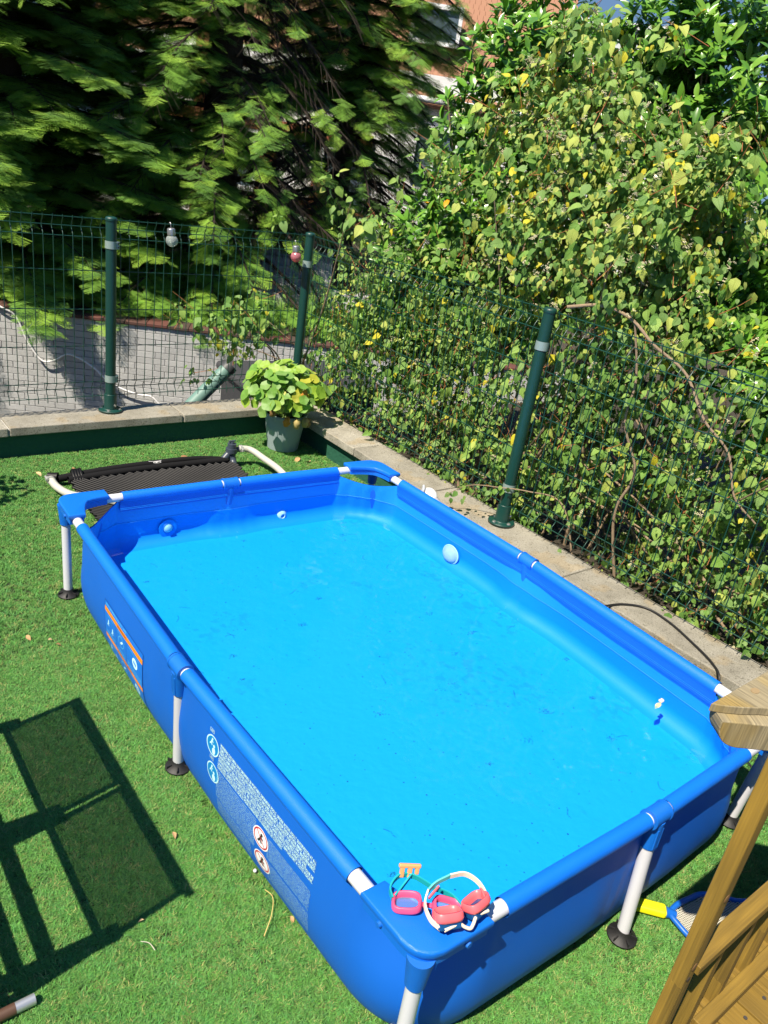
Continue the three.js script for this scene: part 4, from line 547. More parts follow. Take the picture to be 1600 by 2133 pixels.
{ // seed and husk floating on the water, near right
  const t = thing('floating_insect', 'winged insect floating on the water in the right corner', 'insect', [1.40, 0.3035, -0.335]); t.rotation.y = 0.5;
  part('wing', leafGeo((q) => 0.22 * Math.sin(Math.PI * q), 5, 0.2, 0.1).scale(0.042, 0.042, 0.048).rotateY(-1.9), mat(lin(0.45, 0.44, 0.25), 0.5), t); const b = []; const r = seeded(3); for (let k = 0; k < 7; k++) b.push(new THREE.SphereGeometry(rr(0.004, 0.0065, r), 8, 6).translate(rr(0, 0.02, r), 0.004, rr(-0.006, 0.006, r))); part('body', merge(b), mat(lin(0.6, 0.55, 0.42), 0.6), t);
}
// ---------- white painted brick wall beyond the fence ----------
{
  const t = thing('brick_wall', 'white painted brick wall in tree shade behind the left fence', 'wall', [1.257, -0.2, -8.397]); t.rotation.y = -0.545;
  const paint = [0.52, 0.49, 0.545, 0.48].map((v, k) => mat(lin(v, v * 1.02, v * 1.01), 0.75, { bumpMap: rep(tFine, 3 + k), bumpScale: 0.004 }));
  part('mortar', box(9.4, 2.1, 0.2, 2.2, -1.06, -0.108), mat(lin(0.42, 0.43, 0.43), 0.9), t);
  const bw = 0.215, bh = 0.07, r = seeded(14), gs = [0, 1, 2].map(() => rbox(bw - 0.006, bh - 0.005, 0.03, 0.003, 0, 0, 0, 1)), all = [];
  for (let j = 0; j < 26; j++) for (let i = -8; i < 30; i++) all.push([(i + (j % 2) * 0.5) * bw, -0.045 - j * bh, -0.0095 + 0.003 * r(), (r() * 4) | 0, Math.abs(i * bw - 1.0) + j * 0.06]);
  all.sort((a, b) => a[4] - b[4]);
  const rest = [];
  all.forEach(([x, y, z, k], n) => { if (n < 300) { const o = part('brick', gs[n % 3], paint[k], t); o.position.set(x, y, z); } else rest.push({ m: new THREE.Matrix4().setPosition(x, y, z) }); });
  scatter('bricks', gs[0], paint[0], rest, t);
  const tiles = [0, 1, 2].map((k) => mat(lin(0.06 + 0.025 * k, 0.04, 0.03), 0.8));
  for (let i = 0; i < 38; i++) part('cap_tile', rbox(0.22, 0.035, 0.26, 0.006, -2.2 + i * 0.225, 0.008 + 0.003 * (i % 2), -0.10), tiles[i % 3], t);
  single('white_cable', tube([[0.9, 0.06, -8.52], [1.086, -0.06, -8.431], [1.243, -0.176, -8.335], [1.363, -0.244, -8.262], [1.478, -0.537, -8.193], [1.6, -0.716, -8.119], [1.707, -0.69, -8.054], [1.815, -0.61, -7.988], [1.922, -0.638, -7.923], [2.073, -0.746, -7.831], [2.152, -0.834, -7.784], [2.293, -0.925, -7.698], [2.472, -0.979, -7.589], [2.585, -0.987, -7.521], [2.654, -1.057, -7.479], [2.76, -1.17, -7.41]], 0.010, 160, 8), mat(lin(0.75, 0.75, 0.75), 0.5), 'white cable looping down the white brick wall behind the fence', 'cable');
}
{ // terrace behind that wall, bare under the firs
  const g = gridGeo(60, 40, (u, v) => { const x = -12 + u * 34, z = -0.2 - v * 22; return [x, 0.01 + 0.35 * sstep(0, 0.4, v) + 0.10 * (fbm(x * 1.5, z * 1.5, 2, 3) - 0.5) * sstep(0, 0.05, v), z, x, z]; });
  const o = setting('terrace', g, mat(lin(0.085, 0.07, 0.045), 0.95, { bumpMap: rep(tGrit, 2), bumpScale: 0.03 })); o.position.set(1.257, -0.2, -8.397); o.rotation.y = -0.545;
  const cm = mat(lin(0.46, 0.46, 0.46), 0.85, { bumpMap: rep(tGrit, 5), bumpScale: 0.004 });
  const st = thing('garden_steps', 'grey concrete garden steps behind the corner fence post', 'steps', [4.62, 0, -8.05]); st.rotation.y = -0.60;
  for (let k = 0; k < 6; k++) part('step', rbox(1.0, 0.5, 0.26, 0.01, 0, -0.16 + k * 0.085, -k * 0.2), cm, st);
  const s2 = thing('garden_steps', 'grey stone slabs stepping down beside the corner fence post', 'steps', [5.15, 0, -7.70]); s2.rotation.y = -0.45;
  for (let k = 0; k < 3; k++) part('step', rbox(1.1, 0.4, 0.26, 0.01, 0, -0.22 + k * 0.075, -k * 0.2), cm, s2);
}
{ // flat shed top and grey green pipe in the passage
  const t = thing('garden_shed', 'dark grey flat shed top in the passage behind the flower pot', 'shed', [3.35, -0.25, -5.72]); t.rotation.y = -0.12; const d = mat(lin(0.035, 0.037, 0.042), 0.55), dl = mat(lin(0.05, 0.052, 0.058), 0.5, { bumpMap: rep(tGrit, 4), bumpScale: 0.002 });
  part('roof_slab', boxUV(toCreasedNormals(new RoundedBoxGeometry(1.42, 0.09, 0.92, 5, 0.04), 0.6)), dl, t); part('wall', boxUV(box(1.30, 1.9, 0.82, 0, -0.995, 0)), d, t); for (const x of [-0.4, 0.4]) part('roof_rib', rbox(0.03, 0.014, 0.8, 0.005, x, 0.046, 0), dl, t);
  const p = thing('drain_pipe', 'grey green plastic pipe leaning down behind the fence by the pot', 'pipe'); const a = V(1.905, 0.26, -4.5), b = V(1.655, 0.0, -4.52), dd = b.clone().sub(a).normalize(); part('pipe', rod(a, b.clone().addScaledVector(dd, 0.6), 0.052, 0.052, 28), mat(lin(0.13, 0.24, 0.21), 0.5), p); part('pipe_collar', rod(a.clone().addScaledVector(dd, -0.02), a.clone().addScaledVector(dd, 0.03), 0.058, 0.058, 28), mat(lin(0.05, 0.055, 0.06), 0.5), p);
}

// ---------- foliage builders ----------
const camP = camera.position;
function nearest(list, n) { // the n copies that show largest from the photograph's side
  return list.map((q, i) => [q.size / q.p.distanceTo(camP) * (q.front ?? 1), i]).sort((a, b) => b[0] - a[0]).slice(0, n).map((x) => x[1]);
}
function leaves(parent, list, geos, mats, n, name = 'leaf') {
  const pick = new Set(nearest(list, n)), rest = new Map();
  list.forEach((q, i) => { if (pick.has(i)) { const o = part(name, geos[q.g], mats[q.k], parent); q.m.decompose(o.position, o.quaternion, o.scale); } else { const key = q.g + '_' + q.k; if (!rest.has(key)) rest.set(key, []); rest.get(key).push(q); } });
  for (const [key, l] of rest) { const [g, k] = key.split('_').map(Number); scatter('foliage', geos[g], mats[k], l, parent); }
}
function fill(blobs, n, r, opt = {}) { // points with outward directions in a union of ellipsoids, crowded towards the skin, broken into clumps
  const out = [], tot = blobs.reduce((s, b) => s + Math.pow(b[3], 2.2), 0);
  for (const [x, y, z, R, sy = 1] of blobs) {
    const c = Math.round(n * Math.pow(R, 2.2) / tot);
    for (let i = 0, tries = 0; i < c && tries < c * 5; tries++) {
      const d = V(rr(-1, 1, r), rr(-1, 1, r), rr(-1, 1, r)); if (d.lengthSq() > 1 || d.lengthSq() < 0.01) continue; d.normalize();
      const k = Math.pow(r(), opt.skin ?? 0.35), p = V(x + d.x * R * k, y + d.y * R * sy * k, z + d.z * R * k), f = noise3(p.x * (opt.freq ?? 6), p.y * (opt.freq ?? 6), p.z * (opt.freq ?? 6));
      if (f < (opt.gap ?? 0.34)) continue; if (opt.keep && !opt.keep(p)) continue;
      out.push({ p, d }); i++;
    }
  }
  return out;
}
// ---------- broad-leaved shrubs along the right fence ----------
const shrubMats = [lin(0.165, 0.325, 0.052), lin(0.11, 0.245, 0.042), lin(0.245, 0.40, 0.075), lin(0.19, 0.33, 0.088), lin(0.60, 0.55, 0.03), lin(0.42, 0.50, 0.10)].map((c) => mat(c, 0.6, { transmission: 0.32, thickness: 0, specularIntensity: 0.55, bumpMap: tVein, bumpScale: 0.003 }));
const shrubGeos = [leafGeo(ovate, 6, 0.28, 0.22), leafGeo((t) => ovate(t) * 0.88, 6, 0.42, 0.35), leafGeo((t) => ovate(t) * 1.1, 6, 0.15, 0.12, 0.02)];
const barkTan = mat(lin(0.30, 0.22, 0.14), 0.85, { bumpMap: rep(tFine, 2, 8), bumpScale: 0.002 }), barkRed = mat(lin(0.30, 0.11, 0.035), 0.7), flowerM = mat(lin(0.70, 0.64, 0.42), 0.7, { transmission: 0.2, thickness: 0 });
function broadShrub(label, blobs, n, seed, opt = {}) {
  const r = seeded(seed), t = thing('broadleaf_shrub', label, 'shrub', [0, 0, 0], 'broad-leaved shrubs behind the fence'), list = [];
  for (const { p, d } of fill(blobs, n, r, opt)) {
    const big = r() < 0.2, s = (big ? rr(0.058, 0.098, r) : rr(0.020, 0.054, r)) * (opt.scale ?? 1);
    const ax = d.clone().multiplyScalar(0.55).add(V(rr(-0.6, 0.6, r), rr(-1.6, 0.0, r), rr(-0.6, 0.6, r))).normalize(), no = V(-0.6, 0.6, 0.2).add(d).add(V(rr(-1.1, 1.1, r), rr(-0.7, 0.7, r), rr(-1.1, 1.1, r)));
    list.push({ m: basis(p, ax, no, s, s, s), p, size: s, front: p.x < (opt.face ?? 9) ? 1 : 0.4, g: (r() * 3) | 0, k: r() < (opt.yellow ?? 0.025) ? 4 : r() < (opt.pale ?? 0.1) ? 5 : (r() * 4) | 0 });
  }
  leaves(t, list, shrubGeos, shrubMats, opt.parts ?? 300);
  // stems from the ground to the crown
  const root = opt.root;
  if (root) { const st = []; for (let k = 0; k < (opt.stems ?? 16); k++) { const q = list[(r() * list.length) | 0].p, a = V(root[0] + rr(-0.15, 0.15, r), -0.04, root[2] + rr(-0.5, 0.5, r)), m1 = a.clone().lerp(q, 0.45).add(V(rr(-0.1, 0.15, r), 0.15, rr(-0.15, 0.15, r))); part('stem', taperTube([a, m1, q], rr(0.006, 0.012, r), 0.0025, 18, 6), barkTan, t); } }
  const tw = []; for (let k = 0; k < (opt.twigs ?? 420); k++) { const q = list[(r() * list.length) | 0].p; const d = V(rr(-1, 1, r), rr(0.2, 1.2, r), rr(-1, 1, r)).normalize().multiplyScalar(rr(0.08, 0.22, r)); tw.push(taperTube([q.clone().addScaledVector(d, -0.6), q.clone().add(V(0.005, 0, 0.006)), q.clone().addScaledVector(d, 0.5)], 0.0022, 0.001, 6, 4)); }
  if (tw.length) { const o = part('twigs', merge(tw), barkRed, t); o.userData.kind = 'stuff'; }
  if (opt.flowers) { const fl = []; const star = merge([0, 1, 2, 3, 4].map((k) => new THREE.SphereGeometry(0.35, 5, 4).scale(1, 0.4, 0.6).translate(0.5, 0, 0).rotateY(k * 1.2566))); for (let k = 0; k < opt.flowers; k++) { const q = list[(r() * list.length) | 0].p.clone().add(V(-0.03, 0.015, 0.02)); for (let i = 0; i < 7; i++) fl.push({ m: new THREE.Matrix4().compose(q.clone().add(V(rr(-0.022, 0.022, r), rr(-0.018, 0.018, r), rr(-0.022, 0.022, r))), new THREE.Quaternion().setFromEuler(new THREE.Euler(rr(-1, 1, r), r() * 6, rr(-1, 1, r))), V(1, 1, 1).multiplyScalar(rr(0.007, 0.012, r))) }); } scatter('blossom', star, flowerM, fl, t); }
  return t;
}
const strip = (z0, z1, ys, x, R) => { const o = []; for (let z = z0; z <= z1; z += 0.34) for (const y of ys) o.push([x + 0.07 * Math.sin(z * 9 + y * 5), y, z + 0.08 * Math.sin(y * 7), R]); return o; };
const behind = (p) => p.x > 2.155 || (p.y > 1.36 && p.x > 1.9);
broadShrub('broad-leaved shrub behind the far fence panel, yellow leaves among green', [...strip(-3.85, -2.1, [0.2, 0.55, 0.9, 1.2], 2.62, 0.42), [2.42, 1.30, -2.75, 0.36], [2.30, 1.22, -3.20, 0.32], [2.36, 1.72, -2.95, 0.30], [2.33, 1.95, -2.85, 0.24], [2.46, 1.75, -2.55, 0.36]], 10500, 31, { scale: 0.78, root: [2.75, 0, -3.0], keep: behind, yellow: 0.02, flowers: 120, face: 2.4, stems: 14, gap: 0.39, freq: 5 });
broadShrub('tall broad-leaved shrub with cream blossom above the middle fence post', [[2.42, 2.38, -2.16, 0.27], [2.36, 2.12, -2.35, 0.32], [2.42, 1.93, -2.2, 0.40], [2.46, 2.06, -1.93, 0.34], [2.52, 1.85, -1.67, 0.38], [2.55, 1.85, -1.42, 0.33], [2.57, 1.98, -1.37, 0.22], [2.5, 1.6, -1.9, 0.45], [2.54, 1.53, -1.5, 0.42], [2.44, 1.5, -2.25, 0.42], [2.34, 2.54, -2.2, 0.13], [2.50, 2.50, -1.83, 0.10], [2.57, 2.16, -1.39, 0.12]], 9500, 32, { root: [2.7, 0, -2.0], keep: behind, yellow: 0.05, flowers: 330, face: 2.5, stems: 26, scale: 0.86, pale: 0.3, gap: 0.42 });
broadShrub('dense broad-leaved shrub behind the right fence panel beside the coping', [...strip(-2.0, 0.7, [0.2, 0.55, 0.9], 2.62, 0.43), [2.6, 1.15, -1.9, 0.4], [2.6, 1.15, -1.5, 0.4], [2.6, 1.42, -1.3, 0.28], [2.62, 1.25, -1.0, 0.25]], 13500, 33, { root: [2.75, 0, -0.8], keep: behind, yellow: 0.012, flowers: 110, face: 2.4, stems: 30, scale: 0.78, gap: 0.39, freq: 5 });
broadShrub('leafy shrub branches spreading left over the corner fence post', [[1.58, 0.61, -4.22, 0.16], [1.71, 0.62, -4.17, 0.19], [1.86, 0.58, -4.2, 0.2], [1.98, 0.72, -4.18, 0.2], [2.22, 0.75, -3.75, 0.22], [2.3, 0.8, -3.5, 0.25], [1.46, 0.70, -4.38, 0.10], [1.41, 0.33, -4.12, 0.07], [1.55, 0.33, -4.14, 0.07], [1.75, 0.76, -4.25, 0.1], [2.3, 0.45, -3.7, 0.25], [2.0, 1.55, -3.4, 0.10], [1.93, 1.68, -3.45, 0.07], [2.06, 1.45, -3.3, 0.1], [2.0, 1.35, -4.15, 0.06]], 950, 34, { root: [2.35, 0, -4.0], gap: 0.3, yellow: 0.02, twigs: 50, stems: 9, keep: (p) => p.z < -4.0 || p.x > 2.16 || p.y > 1.3 });
{ const po = thing('potted_shrub', 'small potted shrub just outside the left edge by the wall', 'potted plant', [-0.34, 0, -3.3]); part('pot', new THREE.LatheGeometry([[0, 0.005], [0.08, 0.005], [0.11, 0.2], [0.115, 0.22], [0.1, 0.21], [0, 0.19]].map((q) => new THREE.Vector2(...q)), 28), mat(lin(0.2, 0.09, 0.05), 0.8), po); const r = seeded(83), l = []; for (const { p, d } of fill([[0, 0.46, 0, 0.17], [0.03, 0.33, 0.05, 0.13]], 190, r, { gap: 0.3 })) { const s = rr(0.035, 0.06, r); l.push({ m: basis(p, d.clone().add(V(0, -0.4, 0)), V(-0.4, 1, 0).add(d), s), p: p.clone().add(po.position), size: s, g: (r() * 3) | 0, k: (r() * 4) | 0 }); } leaves(po, l, shrubGeos, shrubMats, 300); part('stem', taperTube([V(0, 0.18, 0), V(0.01, 0.3, 0), V(0, 0.45, 0)], 0.008, 0.003, 10, 6), barkTan, po); }
{ // the arching bare branches and sprays in front of the wire belong to their own bramble-like shoot
  const t = thing('shrub_shoot', 'tan arching shoot reaching over the coping at the middle post', 'shoot'); part('stem', taperTube([V(2.25, 0.05, -1.35), V(2.2, 0.42, -1.52), V(2.13, 0.42, -1.68), V(2.06, 0.40, -1.80), V(1.98, 0.36, -1.95), V(1.90, 0.29, -2.02)], 0.0055, 0.0018, 40, 6), barkTan, t);
  const r = seeded(41), l = []; for (let k = 0; k < 26; k++) { const u = r(), p = V(mixf(2.10, 1.90, u) + rr(-0.02, 0.02, r), mixf(0.42, 0.29, u) + rr(-0.02, 0.03, r), mixf(-1.72, -2.02, u) + rr(-0.03, 0.03, r)), s = rr(0.025, 0.045, r); l.push({ m: basis(p, V(rr(-0.6, 0.2, r), rr(-1.2, -0.2, r), rr(-0.6, 0.5, r)).normalize(), V(-0.6, 0.8, 0.4).add(V(rr(-0.5, 0.5, r), 0, rr(-0.5, 0.5, r))), s), p, size: s, g: (r() * 3) | 0, k: (r() * 4) | 0 }); } leaves(t, l, shrubGeos, shrubMats, 300);
  const s = thing('shrub_branch', 'thick tan branch crossing behind the right fence panel', 'branch'); part('stem', taperTube([V(2.14, 1.35, -1.72), V(2.24, 1.385, -1.60), V(2.23, 1.365, -1.42), V(2.22, 1.29, -1.27), V(2.25, 1.21, -1.10), V(2.21, 1.06, -0.93), V(2.24, 0.96, -0.80), V(2.22, 0.80, -0.70), V(2.26, 0.72, -0.60)], 0.0085, 0.004, 70, 8), barkTan, s); part('stem', taperTube([V(2.23, 1.36, -1.40), V(2.26, 1.1, -1.33), V(2.22, 0.92, -1.30), V(2.26, 0.7, -1.20), V(2.24, 0.5, -1.23), V(2.3, 0.1, -1.15)], 0.005, 0.008, 40, 6), barkTan, s);
}
// ---------- glossy laurels behind ----------
const laurelMats = [lin(0.10, 0.25, 0.03), lin(0.13, 0.31, 0.03), lin(0.075, 0.20, 0.025), lin(0.18, 0.36, 0.04), lin(0.75, 0.33, 0.02)].map((c) => mat(c, 0.28, { transmission: 0.2, thickness: 0, specularIntensity: 1 }));
const laurelGeos = [leafGeo(lance, 5, 0.35, 0.16), leafGeo((t) => lance(t) * 1.15, 5, 0.25, 0.28)];
function laurel(label, blobs, n, seed, root) {
  const r = seeded(seed), t = thing('laurel_bush', label, 'laurel', [0, 0, 0], 'glossy laurels behind the shrubs'), list = [];
  for (const { p, d } of fill(blobs, n, r, { skin: 0.3, gap: 0.36, freq: 5 })) { // a rosette of leaves at each shoot tip
    const ax0 = d.clone().multiplyScalar(0.7).add(V(-0.25, 0.8, 0.1)).normalize(), m = 4 + (r() * 4 | 0), s1 = V(0, 0, 1).cross(ax0).normalize(), s2 = ax0.clone().cross(s1), ph = r() * 6.3;
    for (let k = 0; k < m; k++) { const a = ph + k * 2.4, tilt = rr(0.5, 1.1, r), ax = ax0.clone().multiplyScalar(Math.cos(tilt)).addScaledVector(s1, Math.sin(tilt) * Math.cos(a)).addScaledVector(s2, Math.sin(tilt) * Math.sin(a)), s = rr(0.065, 0.112, r), q = p.clone().addScaledVector(ax0, -0.012 * k); list.push({ m: basis(q, ax, ax0, s), p: q, size: s, g: (r() * 2) | 0, k: r() < 0.006 ? 4 : (r() * 4) | 0 }); }
  }
  leaves(t, list, laurelGeos, laurelMats, 300);
  for (let k = 0; k < 12; k++) { const q = list[(r() * list.length) | 0].p; part('stem', taperTube([V(root[0] + rr(-0.2, 0.2, r), -0.05, root[1] + rr(-0.3, 0.3, r)), V(mixf(root[0], q.x, 0.4), q.y * 0.5, mixf(root[1], q.z, 0.4)), q], 0.016, 0.004, 16, 6), barkTan, t); }
}
laurel('glossy laurel below the tiled roof, left of the tall shrub', [[2.80, 2.09, -3.2, 0.33], [2.97, 2.46, -3.12, 0.38], [2.86, 1.75, -3.15, 0.42], [3.12, 2.62, -3.08, 0.33], [3.1, 2.30, -2.9, 0.40], [2.92, 1.72, -2.85, 0.42], [2.70, 1.36, -3.4, 0.36], [3.05, 1.2, -3.0, 0.45], [2.9, 0.8, -3.5, 0.45]], 1500, 51, [3.0, -3.0]);
laurel('glossy laurel filling the upper right corner behind the shrubs', [[3.16, 2.46, -2.42, 0.36], [3.24, 2.63, -2.25, 0.38], [3.28, 2.66, -2.02, 0.36], [3.33, 2.37, -1.81, 0.42], [3.28, 2.32, -2.07, 0.42], [3.16, 2.15, -2.3, 0.4], [3.24, 1.97, -1.61, 0.4], [3.12, 1.62, -1.39, 0.38], [2.98, 1.37, -1.15, 0.36], [2.8, 1.30, -0.85, 0.3], [2.85, 1.1, -0.6, 0.3], [3.17, 1.97, -1.91, 0.4], [3.2, 1.5, -1.9, 0.45], [3.05, 1.1, -0.9, 0.4], [3.3, 1.7, -1.2, 0.4]], 2300, 52, [3.3, -1.7]);

// ---------- firs on the terrace ----------
function sprayGeo(seed) { // a flat fir frond: an axis, side twigs and rows of needles; length 1 along +z
  const r = seeded(seed), pos = [], idx = [];
  const needle = (a, d, len, w, n) => { const s = d.clone().cross(n).normalize().multiplyScalar(w), b = pos.length / 3; const e = a.clone().addScaledVector(d, len); pos.push(a.x - s.x, a.y - s.y, a.z - s.z, a.x + s.x, a.y + s.y, a.z + s.z, e.x, e.y, e.z); idx.push(b, b + 1, b + 2); };
  const twig = (a, d, len) => { const sd = V(0, 1, 0).cross(d).normalize(), n = Math.max(3, Math.round(len / 0.030)); for (let k = 0; k <= n; k++) { const p = a.clone().addScaledVector(d, len * k / n); for (const s of [-1, 1]) needle(p, d.clone().multiplyScalar(0.75).addScaledVector(sd, s).add(V(0, rr(-0.15, 0.35, r), 0)).normalize(), rr(0.055, 0.08, r) * (1 - 0.3 * k / n), 0.0092, V(0, 1, 0)); } needle(a, d, len + 0.03, 0.006, V(0, 1, 0)); };
  twig(V(0, 0, 0), V(0, -0.06, 1).normalize(), 0.95);
  for (let k = 0; k < 8; k++) for (const s of [-1, 1]) { const z = 0.08 + k * 0.105 + rr(-0.02, 0.02, r), len = (0.95 - z) * 0.72 + 0.08; twig(V(0, -0.06 * z, z), V(s * 0.85, rr(-0.12, 0.05, r), 0.62).normalize(), len); }
  const g = new THREE.BufferGeometry(); g.setAttribute('position', new THREE.Float32BufferAttribute(pos, 3)); g.setIndex(idx); g.computeVertexNormals(); return g;
}
const sprays = [3, 8, 15].map(sprayGeo), firMats = [lin(0.115, 0.265, 0.04), lin(0.19, 0.385, 0.045), lin(0.29, 0.50, 0.05)].map((c) => mat(c, 0.65, { transmission: 0.28, thickness: 0, specularIntensity: 0.5 })), barkDark = mat(lin(0.045, 0.032, 0.022), 0.9, { bumpMap: rep(tFine, 3, 10), bumpScale: 0.01 });
function fir(label, x, z, y0, H, radius, seed, opt = {}) {
  const r = seeded(seed), t = thing('fir_tree', label, 'tree', [x, y0, z], 'firs on the terrace'), lists = [[], [], []], limbs = [], bare = opt.bare ?? (() => 0);
  part('trunk', taperTube([V(0, -0.3, 0), V(0.05, H * 0.3, 0.03), V(0, H * 0.7, 0), V(0.02, H, 0)], opt.trunk ?? 0.17, 0.02, 20, 12), barkDark, t);
  const spray = (p, d, s) => { const k = (r() * 3) | 0; lists[k].push({ m: basis(p, d, V(rr(-0.25, 0.25, r), 1, rr(-0.25, 0.25, r)), s), g: k }); };
  for (let y = opt.low ?? 0.25; y < H - 0.2; y += rr(0.15, 0.24, r) * (opt.step ?? 1)) {
    const n = 6 + (r() * 2 | 0), L0 = radius * Math.pow(1 - y / H, 0.75) * (opt.flat && y < 0.8 ? 1.1 : 1), ph = r() * 6.28;
    for (let k = 0; k < n; k++) {
      const az = ph + k * 6.283 / n + rr(-0.25, 0.25, r), L = L0 * rr(0.75, 1.12, r), dir = V(Math.cos(az), 0, Math.sin(az)), b = bare(az, y), drop = rr(0.10, 0.30, r) + 0.3 * b + (opt.drop ?? 0);
      const at = (u) => V(0, y, 0).addScaledVector(dir, L * u).add(V(0, L * (0.10 * u - drop * u * u * 1.25), 0)), side = V(-dir.z, 0, dir.x);
      limbs.push(taperTube([at(0), at(0.35), at(0.7), at(1)], 0.026 * (0.5 + L / 3), 0.004, 10, 5));
      for (let u = 0.16; u < 1; u += rr(0.045, 0.07, r) / Math.max(0.5, L) * 1.35) for (const s of [-1, 1]) {
        const p = at(u), l2 = (0.16 + 0.42 * (1 - u) * Math.min(1.2, L)) * rr(0.7, 1.2, r), d2 = dir.clone().multiplyScalar(0.75).addScaledVector(side, s * rr(0.6, 1, r)).add(V(0, -0.1 - 0.15 * u - 0.5 * b, 0)).normalize();
        if (r() < 0.5) limbs.push(rod(p, p.clone().addScaledVector(d2, l2 * 0.9), 0.0045, 0.0018, 4, true));
        if (r() < b) { if (r() < 0.7) limbs.push(rod(p, p.clone().addScaledVector(d2, l2 * 1.3).add(V(0, -0.1, 0)), 0.004, 0.0015, 4, true)); continue; }
        const m = Math.max(2, Math.round(l2 / 0.10)); for (let q = 0; q < m; q++) spray(p.clone().addScaledVector(d2, l2 * q / m), d2.clone().add(V(rr(-0.7, 0.7, r), rr(-0.35, 0.15, r), rr(-0.7, 0.7, r))).normalize(), rr(0.15, 0.27, r) * (opt.size ?? 1));
      }
      if (r() > b) spray(at(0.96), dir.clone().add(V(0, -drop, 0)).normalize(), rr(0.22, 0.3, r));
    }
  }
  const lb = part('limbs', merge(limbs), barkDark, t);
  const cr = new THREE.Group(); cr.name = 'crown'; t.add(cr); lists.forEach((l, k) => scatter('needle_sprays', sprays[k], firMats[k], l, cr));
}
fir('sunlit fir at the left edge overhanging the white brick wall', 1.75, -9.75, -0.1, 8, 2.5, 61, { low: 0.42, size: 1.1, step: 1.15, drop: 0.02 });
fir('fir with a thick trunk, sparse on its right, behind the hanging bulbs', 4.1, -9.3, -0.1, 9, 2.5, 62, { low: 0.3, trunk: 0.30, bare: (az, y) => { const c = Math.cos(az - 0.35); return clamp(0.42 + 0.5 * sstep(-0.1, 0.7, c), 0, 0.93); } });
fir('fir farthest left, half hidden behind the sunlit one', -0.3, -11.6, 0.1, 9, 2.8, 63, { low: 0.5 });
fir('fir standing back between the left fir and the thick trunked one', 2.9, -12.2, 0.1, 10, 2.6, 65, { low: 0.9 });
fir('drooping bare branched fir standing before the white house', 6.5, -10.0, -0.1, 9, 2.6, 64, { low: 1.0, bare: (az, y) => y < 2.4 ? 0.8 : 0.35 });
// low ground cover on the terrace edge
{ const r = seeded(71), l = []; for (let k = 0; k < 1500; k++) { const q0 = rr(-1.5, 6, r), q1 = rr(0.2, 1.5, r), x = 1.257 + q0 * 0.855 + q1 * 0.519, z = -8.397 + q0 * 0.519 - q1 * 0.855, y = -0.17; l.push({ m: basis(V(x, y + rr(0, 0.18, r), z), V(rr(-1, 1, r), rr(-0.3, 0.4, r), rr(-0.6, 1, r)).normalize(), V(0, 1, 0.3), rr(0.14, 0.24, r)) }); } const o = new THREE.InstancedMesh(sprays[1], firMats[1], l.length); l.forEach((q, i) => o.setMatrixAt(i, q.m)); o.name = 'ground_cover'; scene.add(o); tag(o, 'low green conifer ground cover along the top of the white wall', 'ground cover', null, 'stuff'); }

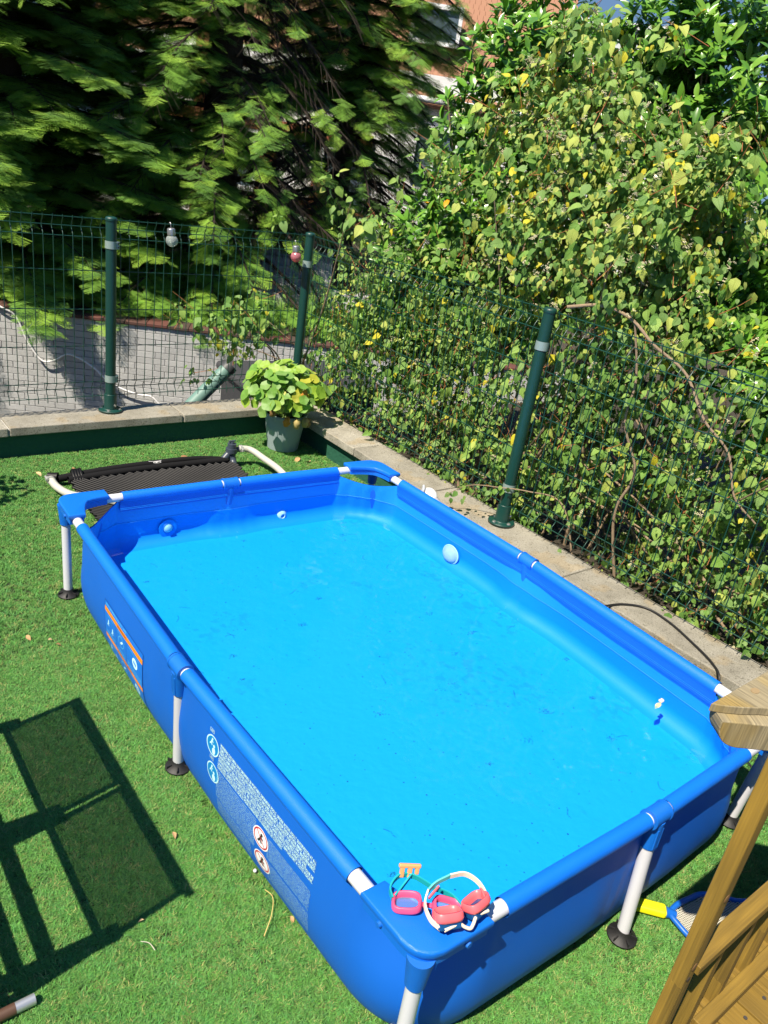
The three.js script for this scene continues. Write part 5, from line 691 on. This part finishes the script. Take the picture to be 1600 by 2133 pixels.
// ---------- houses behind the trees ----------
{
  const F = V(0.661, 0, -0.750), Rt = V(0.750, 0, 0.661); // away from and across the garden
  const t = thing('white_house', 'white house with tiled roof and roof window behind the fir', 'house', [9.6, -1.0, -13.4]); t.rotation.y = -0.722;
  // local x across, y up, -z away from the garden
  const wallM = mat(lin(0.68, 0.69, 0.70), 0.85, { bumpMap: rep(tFine, 2), bumpScale: 0.004 }), brickM = mat(lin(0.36, 0.13, 0.065), 0.85, { bumpMap: rep(tGrit, 4), bumpScale: 0.01 }), tileM = [lin(0.29, 0.145, 0.085), lin(0.24, 0.115, 0.07), lin(0.33, 0.175, 0.10)].map((c) => mat(c, 0.8)), white = mat(lin(0.75, 0.77, 0.8), 0.5), glass = mat(lin(0.10, 0.14, 0.18), 0.08, { metalness: 0.1 });
  part('wall', boxUV(box(9, 4.4, 6, -1.2, 2.2, -3)), wallM, t);
  for (const [x, w, y, h] of [[-3.4, 0.5, 2.3, 4.6], [-2.1, 0.35, 2.0, 4.0], [-1.0, 0.3, 1.2, 2.4]]) part('brick_pier', boxUV(box(w, h, 0.12, x, y, 0.06)), brickM, t);
  for (const [y, h] of [[3.05, 0.22], [1.7, 0.16]]) part('brick_band', boxUV(box(5.2, h, 0.1, -2.6, y, 0.05)), brickM, t);
  const win = (x, y, w, h, z = 0.0) => { const f = part('window', merge([box(w + 0.16, 0.09, 0.09, x, y + h / 2 + 0.045, z + 0.05), box(w + 0.16, 0.09, 0.12, x, y - h / 2 - 0.045, z + 0.06), box(0.08, h, 0.09, x - w / 2 - 0.04, y, z + 0.05), box(0.08, h, 0.09, x + w / 2 + 0.04, y, z + 0.05), box(0.05, h, 0.07, x, y, z + 0.045)]), white, t); part('pane', box(w, h, 0.02, x, y, z + 0.015), glass, f); };
  win(-2.75, 2.35, 0.7, 1.0); win(-0.5, 2.3, 0.9, 1.0); win(1.25, 3.05, 0.75, 0.75); win(-4.3, 2.3, 0.8, 1.1); win(-0.3, 0.9, 1.2, 1.2);
  // roof: courses of separate tiles rising away from the eave
  const roof = part('roof', (() => { const g = box(9.6, 0.08, 5.2); g.rotateX(0.72); g.translate(-1.2, 5.55, -1.75); return g; })(), tileM[1], t);
  const g = rbox(0.118, 0.02, 0.24, 0.006, 0, 0, 0, 1), near = [], r = seeded(9); const rest = [];
  for (let j = 0; j < 31; j++) for (let i = 0; i < 80; i++) { const s = j * 0.165 - 2.5, x = -5.9 + i * 0.1215 + (j % 2) * 0.03, y = 5.55 + 0.055 * Math.cos(0.72) - s * -Math.sin(0.72) * 1, z = -1.75 + 0.055 * Math.sin(0.72) - s * Math.cos(0.72); (x > 0.8 ? near : rest).push([x, 5.55 + 0.06 + s * Math.sin(0.72), -1.75 + 0.02 - s * Math.cos(0.72)]); }
  near.sort((a, b) => Math.abs(a[1] - 4.9) - Math.abs(b[1] - 4.9)); near.slice(0, 300).forEach(([x, y, z], n) => { const o = part('roof_tile', g, tileM[(r() * 3) | 0], roof); o.position.set(x, y, z); o.rotation.x = 0.80; });
  const q = new THREE.Quaternion().setFromEuler(new THREE.Euler(0.80, 0, 0)); scatter('roof_tiles', g, tileM[0], [...near.slice(300), ...rest].map(([x, y, z]) => ({ m: new THREE.Matrix4().compose(V(x, y, z), q, V(1, 1, 1)) })), roof);
  const dm = part('roof_window', merge([box(1.0, 0.08, 0.9, 0.9, 5.62, -0.95), box(0.07, 0.6, 0.1, 0.44, 5.28, -0.55), box(0.07, 0.6, 0.1, 1.36, 5.28, -0.55), box(1.0, 0.07, 0.1, 0.9, 5.0, -0.55), box(0.04, 0.55, 0.8, 0.42, 5.28, -0.95), box(0.04, 0.55, 0.8, 1.38, 5.28, -0.95)]), white, t); part('pane', box(0.86, 0.55, 0.02, 0.9, 5.3, -0.57), glass, dm);
  part('gutter', rod(V(-5.9, 3.95, 0.2), V(3.5, 3.95, 0.2), 0.06, 0.06, 10), white, t);
  const w2 = thing('white_building', 'pale flat roofed building showing between the laurels and sky', 'building', [13.2, -1.0, -11.0]); w2.rotation.y = -0.95; part('wall', boxUV(box(2.4, 5.75, 3, 0.2, 2.87, -1.5)), mat(lin(0.55, 0.60, 0.62), 0.8), w2); part('parapet', box(2.55, 0.1, 3.1, 0.2, 5.8, -1.5), white, w2); for (let k = 0; k < 3; k++) part('panel_strip', box(0.05, 5.6, 0.05, -0.6 + k * 0.7, 2.85, 0.02), white, w2);
}
// sweep of ground-level green beyond, so that gaps in the hedge end in leaves
scene.traverse((o) => { if (o.isMesh) { o.castShadow = true; o.receiveShadow = true; } });
renderer.render(scene, camera);
